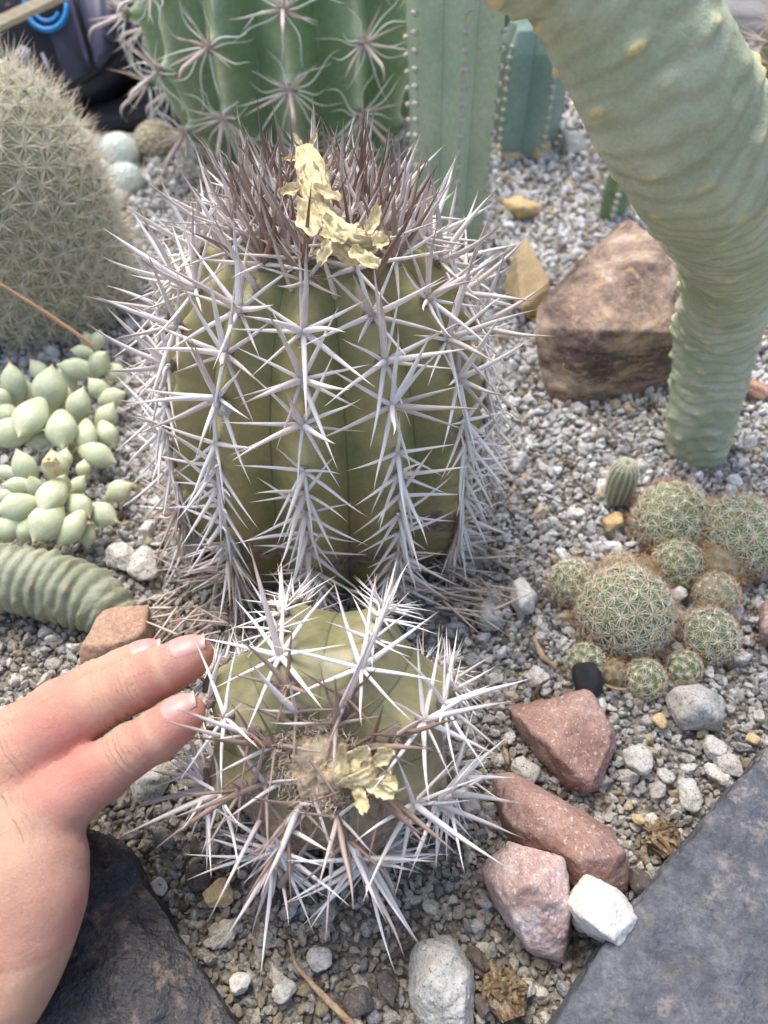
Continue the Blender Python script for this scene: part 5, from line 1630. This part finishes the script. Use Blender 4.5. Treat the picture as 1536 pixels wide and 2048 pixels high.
def machine():
    zrest = 0.012
    D = 0.86
    o = dp(130, 90, D)
    n = unit(np.array([0.05, -0.72, 0.69])); x = unit(np.cross(np.array([0, 0, 1.0]), n)); x = -x if x[0] < 0 else x
    y = np.cross(n, x)
    def pl(px, py, lift=0.0):
        r = ray(px, py); q = o + n * lift
        t = np.dot(q - CAM, n) / np.dot(r, n)
        v = CAM + r * t - q
        return (float(np.dot(v, x)), float(np.dot(v, y)))
    base = np.array([o[0], o[1], 0])
    root = thing('garden_machine', base, 'dark navy plastic machine with a bright blue ring dial, behind the straw spined cactus', 'machine')
    def fr(lift): return (o + n * lift - base, x, y, n)
    body = [(-160, 30), (-40, 110), (30, 150), (110, 185), (165, 182), (215, 150), (258, 90), (262, 20), (245, -80), (200, -160), (-160, -160)]
    poly_prism('body', [pl(*p) for p in body], fr(0), 0.08, M['navy_dark'], root, 0.010)
    poly_prism('front_panel', [pl(px_, py_, .008) for px_, py_ in [(100, 70), (128, 165), (180, 140), (172, 105), (140, -10), (60, -100), (20, -20)]], fr(0.008), 0.010, M['navy'], root, 0.004)
    poly_prism('side_panel', [pl(px_, py_, .006) for px_, py_ in [(150, -20), (186, 110), (190, 140), (225, 100), (232, 40), (215, -60), (150, -120)]], fr(0.006), 0.010, M['navy'], root, 0.004)
    poly_prism('grip', [pl(px_, py_, .014) for px_, py_ in [(196, -40), (200, 60), (226, 88), (236, 30), (228, -60)]], fr(0.014), 0.010, M['navy'], root, 0.004)
    c = pl(92, 10, 0.013)
    def ring(nm, rpx, tube_r, a0, a1, mat, lift, ecc=1.18):
        rr = rpx * D / FPX
        a = np.linspace(a0, a1, 60)
        pts = [o + n * lift + x * (c[0] + rr * math.cos(t)) + y * (c[1] + rr * ecc * math.sin(t)) for t in a]
        tube(nm, pts, [tube_r] * 60, mat, parent=root, origin=base, per=1, sides=12, wob=0)
    ring('blue_ring', 40, 0.0030, 0, 2 * math.pi, M['blue_ring'], 0.013)
    ring('inner_ring', 26, 0.0022, R(200), R(330), M['blue_ring'], 0.013)
    pts = [(c[0] + 36 * D / FPX * math.cos(t), c[1] + 36 * D / FPX * 1.18 * math.sin(t)) for t in np.linspace(0, 2 * math.pi, 40, endpoint=False)]
    poly_prism('dial', pts, fr(0.012), 0.008, M['navy_dark'], root, 0.002)
    # small pale printed lines, too blurred to read
    for i, (a, b, w) in enumerate([((24, 105), (32, 126), 3), ((30, 100), (38, 125), 3), ((36, 96), (46, 124), 4), ((43, 92), (54, 126), 5), ((50, 93), (60, 122), 4), ((57, 97), (63, 112), 3), ((84, 106), (101, 146), 6)]):
        A, B = np.array(pl(*a, 0.0005)), np.array(pl(*b, 0.0005)); dd = unit(B - A); pp = np.array([-dd[1], dd[0]]) * w / 2 * D / FPX
        poly_prism('printed_line', [tuple(A + pp), tuple(B + pp), tuple(B - pp), tuple(A - pp)], fr(0.0012), 0.001, M['print'], root, 0)
machine()

def panels():  # plain black floor, side and back filling the black area round the machine
    root = thing('black_panels', at(200, 150, 0), 'plain black tray on the ground under the navy machine', 'panels')
    b = np.array(root.location)
    P = [at(-500, 290, 0), at(345, 268, 0), at(420, 60, 0), at(-500, 40, 0)]
    fr = (np.array([0, 0, 0.016]) - b, np.array([1.0, 0, 0]), np.array([0, 1.0, 0]), np.array([0, 0, 1.0]))
    poly_prism('floor_panel', [(p[0], p[1]) for p in P], fr, 0.014, M['matt_black'], root, 0.004)
    Q = [at(345, 268, 0), at(420, 60, 0)]
    fr = (np.array([0, 0, 0.05]) - b, np.array([1.0, 0, 0]), np.array([0, 1.0, 0]), np.array([0, 0, 1.0]))
    poly_prism('rim_panel', [(Q[0][0], Q[0][1]), (Q[0][0] + .015, Q[0][1]), (Q[1][0] + .015, Q[1][1]), (Q[1][0], Q[1][1])], fr, 0.048, M['matt_black'], root, 0.003)
    fr = (np.array([0, 0, 0.32]) - b, np.array([1.0, 0, 0]), np.array([0, 1.0, 0]), np.array([0, 0, 1.0]))
    q0, q1 = at(420, 60, 0), at(-500, 40, 0)
    poly_prism('back_panel', [(q1[0], q1[1]), (q0[0], q0[1]), (q0[0], q0[1] + .02), (q1[0], q1[1] + .02)], fr, 0.32, M['matt_black'], root, 0.004)
panels()

def plank():
    a, b = dp(-60, 75, 0.80), dp(150, -25, 0.80)
    d = unit(b - a); root = thing('wooden_plank', a, 'blurred pale wooden plank end slanting across the upper left corner', 'plank')
    s = unit(np.cross(d, np.array([0, -0.7, 0.7]))); n = np.cross(d, s)
    bm = bmesh.new()
    L = float(np.linalg.norm(b - a)) * 1.4
    for i in (0, 1):
        for j in (-1, 1):
            for k in (-1, 1):
                bm.verts.new((d * (L * i - 0.02) + s * 0.006 * j + n * 0.004 * k).tolist())
    bmesh.ops.convex_hull(bm, input=bm.verts)
    bmesh.ops.bevel(bm, geom=bm.edges[:], offset=0.001, segments=2, affect='EDGES')
    me = bpy.data.meshes.new('board'); bm.to_mesh(me); bm.free(); me.materials.append(M['plank'])
    link('board', me, root)
    c = dp(15, 10, 0.84)
    rt = thing('leafy_plant', (c[0], c[1], 0), 'blurred green and brown leafy plant behind the plank in the upper left corner', 'plant')
    bb = np.array(rt.location)
    for i in range(26):
        p = dp(random.uniform(-60, 70), random.uniform(-70, 50), random.uniform(.86, .93))
        dv = unit(rng.normal(size=3) + np.array([0, -.3, .4]))
        Rm = frame_q(dv, rng.normal(size=3))
        o = link('leaf', LEAF2, rt, p - bb, Matrix(Rm.tolist()).to_quaternion(), (0.012, 0.004, random.uniform(.02, .035)))
    tube('stem', [bb, bb + np.array([0, 0.01, 0.1]), c], [0.003] * 3, M['dark_twig'], parent=rt, origin=bb)
LEAF2 = LEAF.copy(); LEAF2.materials.clear(); LEAF2.materials.append(M['foliage'])
plank()

def kerb():
    root = thing('concrete_kerb', at(1450, 60, 0), 'grey concrete kerb along the back of the bed at the upper right', 'kerb')
    b = np.array(root.location)
    P = [at(1120, 55, 0), at(1900, 110, 0), at(1900, 40, 0), at(1120, -5, 0)]
    fr = (np.array([0, 0, 0.03]) - b, np.array([1.0, 0, 0]), np.array([0, 1.0, 0]), np.array([0, 0, 1.0]))
    poly_prism('kerb_block', [(p[0], p[1]) for p in P], fr, 0.04, M['concrete'], root, 0.006)
    root = thing('black_liner', at(1450, -10, 0), 'black plastic liner standing behind the concrete kerb at the top', 'liner')
    b = np.array(root.location)
    q = at(1300, 2, 0.0); q2 = at(1900, 30, 0.0)
    fr = (np.array([0, 0, 0.25]) - b, np.array([1.0, 0, 0]), np.array([0, 1.0, 0]), np.array([0, 0, 1.0]))
    poly_prism('liner_sheet', [(q[0], q[1]), (q2[0], q2[1]), (q2[0], q2[1] + .03), (q[0], q[1] + .03)], fr, 0.25, M['matt_black'], root, 0.004)
kerb()

# ------------------------------------------------------------------ the hand
def Z(zx, zy): return zx / 2.416, 1200 + zy / 2.416
def hand():
    def pt(zx, zy, d, rz):
        px, py = Z(zx, zy); return dp(px, py, d), rz / 2.416 * d / FPX
    chains = {
     'index': [pt(905, 545, .285, 92), pt(860, 578, .285, 106), pt(760, 655, .284, 118), pt(630, 728, .283, 124), pt(480, 835, .281, 140), pt(320, 955, .279, 158), pt(160, 1075, .277, 172)],
     'middle': [pt(940, 262, .300, 92), pt(890, 290, .300, 106), pt(790, 342, .299, 118), pt(650, 410, .297, 128), pt(450, 510, .294, 140), pt(270, 630, .290, 152), pt(80, 760, .286, 168)],
     'ring': [pt(730, 270, .318, 78), pt(690, 290, .318, 90), pt(600, 335, .316, 98), pt(450, 410, .313, 110), pt(280, 505, .308, 122), pt(100, 640, .303, 138), pt(-60, 760, .298, 150)],
     'little': [pt(470, 400, .345, 62), pt(430, 420, .345, 72), pt(340, 470, .342, 80), pt(200, 560, .335, 92), pt(40, 660, .328, 105), pt(-120, 760, .320, 120)],
     'thumb': [pt(330, 930, .322, 80), pt(270, 1000, .320, 94), pt(180, 1130, .314, 108), pt(110, 1280, .302, 125), pt(60, 1480, .288, 150)],
    }
    web = [(pt(250, 1235, .274, 165), pt(175, 1420, .270, 210)), (pt(175, 1420, .270, 210), pt(60, 1680, .264, 235)), (pt(60, 1680, .264, 235), pt(-60, 1900, .258, 240)),
           (pt(-60, 1900, .258, 240), pt(-260, 2200, .250, 260))]
    palm = []
    wrist = [pt(-330, 2150, .252, 230), pt(-420, 2080, .262, 230), pt(-520, 2020, .272, 230), pt(-600, 1950, .285, 220)]
    for (nm, w, r) in [('index', 0, 172), ('middle', 1, 168), ('ring', 2, 150), ('little', 3, 130)]:
        a = chains[nm][-1]
        palm.append((a, wrist[w]))
    palm.append((pt(60, 1300, .272, 220), wrist[0]))
    palm.append((pt(-60, 1150, .276, 210), wrist[1]))
    palm.append((pt(-200, 1250, .282, 230), wrist[2]))
    fore = [((np.array([-0.215, 0.045, 0.085]), 0.030), (np.array([-0.26, -0.03, 0.10]), 0.029)), ((np.array([-0.26, -0.03, 0.10]), 0.029), (np.array([-0.34, -0.16, 0.125]), 0.036)),
            (wrist[0], (np.array([-0.235, -0.02, 0.105]), 0.026)), (wrist[3], (np.array([-0.26, 0.0, 0.09]), 0.026))]
    def cone(Pq, a, ra, b, rb_):
        ab = b - a; L2 = float(np.dot(ab, ab)) + 1e-12
        t = np.clip(((Pq - a) @ ab) / L2, 0, 1)
        q = Pq - a - t[..., None] * ab
        return np.sqrt(np.einsum('...i,...i->...', q, q)) - (ra + (rb_ - ra) * t)
    def smin(a, b, k):
        h = np.clip(0.5 + 0.5 * (b - a) / k, 0, 1)
        return b + (a - b) * h - k * h * (1 - h)
    def sdf(Pq):
        ds = []
        for nm, ch in chains.items():
            d = None
            for (a, ra), (b, rb_) in zip(ch[:-1], ch[1:]):
                c = cone(Pq, a, ra, b, rb_)
                d = c if d is None else smin(d, c, 0.003)
            ds.append(d)
        body = None
        for (a, ra), (b, rb_) in web + palm + fore:
            c = cone(Pq, a, ra, b, rb_)
            body = c if body is None else smin(body, c, 0.010)
        out = body
        for d in ds[:4]: out = smin(out, d, 0.0035)
        out = smin(out, ds[4], 0.006)
        # knuckle pads
        return out
    # grid bounds
    allp = [p for ch in chains.values() for p, r in ch] + [p for s in web + palm + fore for p, r in s]
    lo = np.min(allp, axis=0) - 0.042; hi = np.max(allp, axis=0) + 0.03
    h = 0.0011
    B = 16
    nblk = np.ceil((hi - lo) / (h * B)).astype(int)
    dims = nblk * B + 1
    field = np.full(dims, 1.0, dtype=np.float32)
    ci = np.stack(np.meshgrid(*[np.arange(n) for n in nblk], indexing='ij'), -1).reshape(-1, 3)
    cc = lo + (ci + 0.5) * B * h
    cd = sdf(cc)
    half = B * h * 0.5 * 1.74 + 0.004
    ax = np.arange(B + 1)
    off = np.stack(np.meshgrid(ax, ax, ax, indexing='ij'), -1)
    for c, d in zip(ci, cd):
        s = c * B
        sl = tuple(slice(s[i], s[i] + B + 1) for i in range(3))
        if abs(d) < half:
            field[sl] = sdf(lo + (s + off) * h)
        elif d < 0:
            blk = field[sl]; field[sl] = np.where(blk == 1.0, -1.0, blk)
    # surface nets
    s = field < 0
    c8 = [s[i:dims[0] - 1 + i, j:dims[1] - 1 + j, k:dims[2] - 1 + k] for i in (0, 1) for j in (0, 1) for k in (0, 1)]
    cnt = sum(c.astype(np.int8) for c in c8)
    act = (cnt > 0) & (cnt < 8)
    idx = np.argwhere(act)
    vid = np.full(act.shape, -1, dtype=np.int64); vid[act] = np.arange(len(idx))
    acc = np.zeros((len(idx), 3)); num = np.zeros(len(idx))
    cor = [(i, j, k) for i in (0, 1) for j in (0, 1) for k in (0, 1)]
    for a in range(8):
        for b in range(a + 1, 8):
            ca, cb = np.array(cor[a]), np.array(cor[b])
            if np.abs(ca - cb).sum() != 1: continue
            fa = field[tuple((idx + ca).T)]; fb = field[tuple((idx + cb).T)]
            m = (fa < 0) != (fb < 0)
            t = np.where(m, fa / np.where(fa == fb, 1, fa - fb), 0)
            acc[m] += (ca + (cb - ca) * t[:, None])[m]; num[m] += 1
    V = lo + (idx + acc / num[:, None]) * h
    F = []
    for axn in range(3):
        e = np.zeros(3, int); e[axn] = 1
        u, v = [np.eye(3, dtype=int)[i] for i in range(3) if i != axn]
        sl0 = tuple(slice(1 if i != axn else 0, dims[i] - 1) for i in range(3))
        A = s[sl0]
        sl1 = tuple(slice((1 if i != axn else 1), dims[i] - 1 + (1 if i == axn else 0)) for i in range(3))
        Bs = s[sl1]
        n0 = [min(A.shape[i], Bs.shape[i]) for i in range(3)]
        A = A[:n0[0], :n0[1], :n0[2]]; Bs = Bs[:n0[0], :n0[1], :n0[2]]
        E = np.argwhere(A != Bs)
        base_ = E + np.array([0 if i == axn else 1 for i in range(3)])
        inside = A[tuple(E.T)]
        q = [vid[tuple((base_ - d_).T)] for d_ in (0 * u, u, u + v, v)]
        Q = np.stack(q, 1)
        Q = Q[(Q >= 0).all(axis=1)] if (Q < 0).any() else Q
        ins = inside[(np.stack(q, 1) >= 0).all(axis=1)]
        flip = ins if axn != 1 else ~ins
        Q[~flip] = Q[~flip][:, ::-1]
        F.append(Q)
    F = np.concatenate(F)
    # one refinement: project on the surface, then Catmull-Clark through a modifier
    # attributes: creases by finger, redness of the tips
    nV = len(V)
    along = np.zeros(nV); around = np.zeros(nV); crease = np.zeros(nV); tipred = np.zeros(nV); knuckle = np.zeros(nV)
    best = np.full(nV, 1.0)
    dors = {}
    for nm in ('index', 'middle', 'ring', 'little', 'thumb'):
        ch = chains[nm]
        C = np.array([p for p, r in ch]); 
        seg = np.concatenate([[0], np.cumsum(np.linalg.norm(np.diff(C, axis=0), axis=1))])
        dmin = np.full(nV, 9.0); sl = np.zeros(nV); vec = np.zeros((nV, 3)); tan = np.zeros((nV, 3))
        for i in range(len(C) - 1):
            ab = C[i + 1] - C[i]; t = ((V - C[i]) @ ab) / np.dot(ab, ab)
            tc = np.clip(t, 0 if i else -0.8, 1)
            q = V - C[i] - tc[:, None] * ab
            dd = np.linalg.norm(q, axis=1) - (ch[i][1] + (ch[i + 1][1] - ch[i][1]) * np.clip(tc, 0, 1))
            m = dd < dmin
            dmin[m] = dd[m]; sl[m] = seg[i] + tc[m] * (seg[i + 1] - seg[i]); vec[m] = q[m]; tan[m] = unit(ab)
        tcam = -FW
        axv = unit(C[0] - C[-1])
        n0 = unit(UP * 0.9 - RT * 0.42 + tcam * 0.5); n0 = unit(n0 - axv * np.dot(n0, axv))
        s0 = np.cross(axv, n0)
        dors[nm] = (axv, n0, s0, C, seg)
        m = dmin < best
        best[m] = dmin[m]
        along[m] = sl[m]
        cn = vec @ n0; cs = vec @ s0
        ar = np.arctan2(cs, cn)
        around[m] = ar[m]
        # joints sit near points 3 and 5/6 of the chain
        for (j, sg, amp) in ((3, 0.0062, 1.0), (len(C) - 1, 0.009, 1.0), (2, 0.002, 0.3)):
            g = np.exp(-((sl - seg[min(j, len(seg) - 1)]) / sg) ** 2)
            dm = np.clip((np.cos(ar) + 0.55) / 0.9, 0, 1)
            val = g * dm * amp
            crease[m] = np.maximum(crease[m], val[m]); knuckle[m] = np.maximum(knuckle[m], (g * dm)[m])
        tr = np.clip(1 - sl / 0.022, 0, 1) * np.clip(0.55 - np.cos(ar) * 0.6, 0, 1) * 1.2
        tipred[m] = np.clip(tr, 0, 1)[m]
        far = m & (dmin > 0.004)
        crease[far] *= 0.4
    # soft dips and swells along the surface
    nrm_ = None
    V = V + 0.0
    wrist_mid = (wrist[1][0]); base = np.array([wrist_mid[0], wrist_mid[1], 0.0])
    me = mesh_from('hand_skin', V - base, F, M['skin'], attrs={'along': along, 'around': around, 'crease': crease, 'tipred': tipred, 'knuckle': knuckle})
    # relax the grid steps
    bm = bmesh.new(); bm.from_mesh(me)
    bmesh.ops.recalc_face_normals(bm, faces=bm.faces)
    for _ in range(4): bmesh.ops.smooth_vert(bm, verts=bm.verts, factor=0.5, use_axis_x=True, use_axis_y=True, use_axis_z=True)
    bm.to_mesh(me); bm.free()
    # press the creases into the geometry a little
    me.update()
    co = np.zeros(len(me.vertices) * 3, dtype=np.float32); me.vertices.foreach_get('co', co); co = co.reshape(-1, 3)
    no = np.zeros(len(me.vertices) * 3, dtype=np.float32); me.vertex_normals.foreach_get('vector', no); no = no.reshape(-1, 3)
    wob = np.sin(along * 2 * np.pi / 0.0034 + around * 0.8 + 2 * vnoise(V * 180)) 
    co += no * (crease * wob * 0.00040 + 0.0006 * fbm(V * 60, 5, 3))[:, None]
    me.vertices.foreach_set('co', co.ravel()); me.update()
    root = thing('person_hand', base, "person's bare left hand reaching in from the lower left with fingertips beside the smaller cactus", 'person')
    root.name = 'person'
    link('hand', me, root)
    # nails
    for nm, (u0, L, wid) in {'index': (0.2, 0.0128, 0.98), 'middle': (0.2, 0.0130, 0.98), 'ring': (0.2, 0.0118, 0.95), 'little': (0.2, 0.010, 0.95), 'thumb': (0.2, 0.013, 0.95)}.items():
        axv, n0, s0, C, seg = dors[nm]
        ch = chains[nm]
        axl = unit(C[0] - C[2]); n1 = unit(n0 - axl * np.dot(n0, axl)); s1 = np.cross(axl, n1)
        nu, nv = 17, 18
        P = []; T = []
        tipr = ch[0][1]
        start = C[0] + axl * (tipr * 0.98)
        for iv in range(nv):
            t = iv / (nv - 1)
            p0 = start - axl * (L * (1 - t))
            for iu in range(nu):
                v = -1 + 2 * iu / (nu - 1)
                back = (1 - abs(v) ** 3) ** 0.5 if abs(v) < 1 else 0
                # rounded cuticle and rounded free edge
                tt = t * 1.0
                shift = axl * (-0.0010 * (1 - v * v) * (1 - t) + 0.0014 * (-(v * v)) * t)
                a = v * wid
                core = p0 + shift - n1 * 0.0
                # distance from the axis to the skin along this angle
                dvec = n1 * math.cos(a) + s1 * math.sin(a)
                r_est = 0.0
                q = C[0] + axl * np.dot(core - C[0], axl)
                lo_, hi_ = 0.0, 0.016
                for _ in range(16):
                    mid = (lo_ + hi_) / 2
                    if sdf((q + dvec * mid)[None])[0] < 0: lo_ = mid
                    else: hi_ = mid
                rr = max(lo_, tipr * 0.72)
                sink = -0.0004 * (abs(v) ** 6) - 0.0003 * (1 - t) ** 4
                P.append(q + dvec * (rr + 0.00025 + sink)); T.append(t)
        P = np.array(P); T = np.array(T)
        k = len(P)
        V2 = np.concatenate([P, P - n1 * 0.0006]) - base
        Fq = grid_faces(nu, nv, False)
        idx_ = np.arange(k).reshape(nv, nu)
        loop = list(idx_[0, :]) + list(idx_[1:, -1]) + list(idx_[-1, ::-1][1:]) + list(idx_[::-1, 0][1:-1])
        rim = np.array([[a, b, b + k, a + k] for a, b in zip(loop, loop[1:] + loop[:1])])
        link('nail', mesh_from('nail', V2, np.concatenate([Fq[:, ::-1], Fq + k, rim]), M['nail'], attrs={'t': np.concatenate([T, T])}), root)
hand()
print('objects', len(bpy.data.objects))
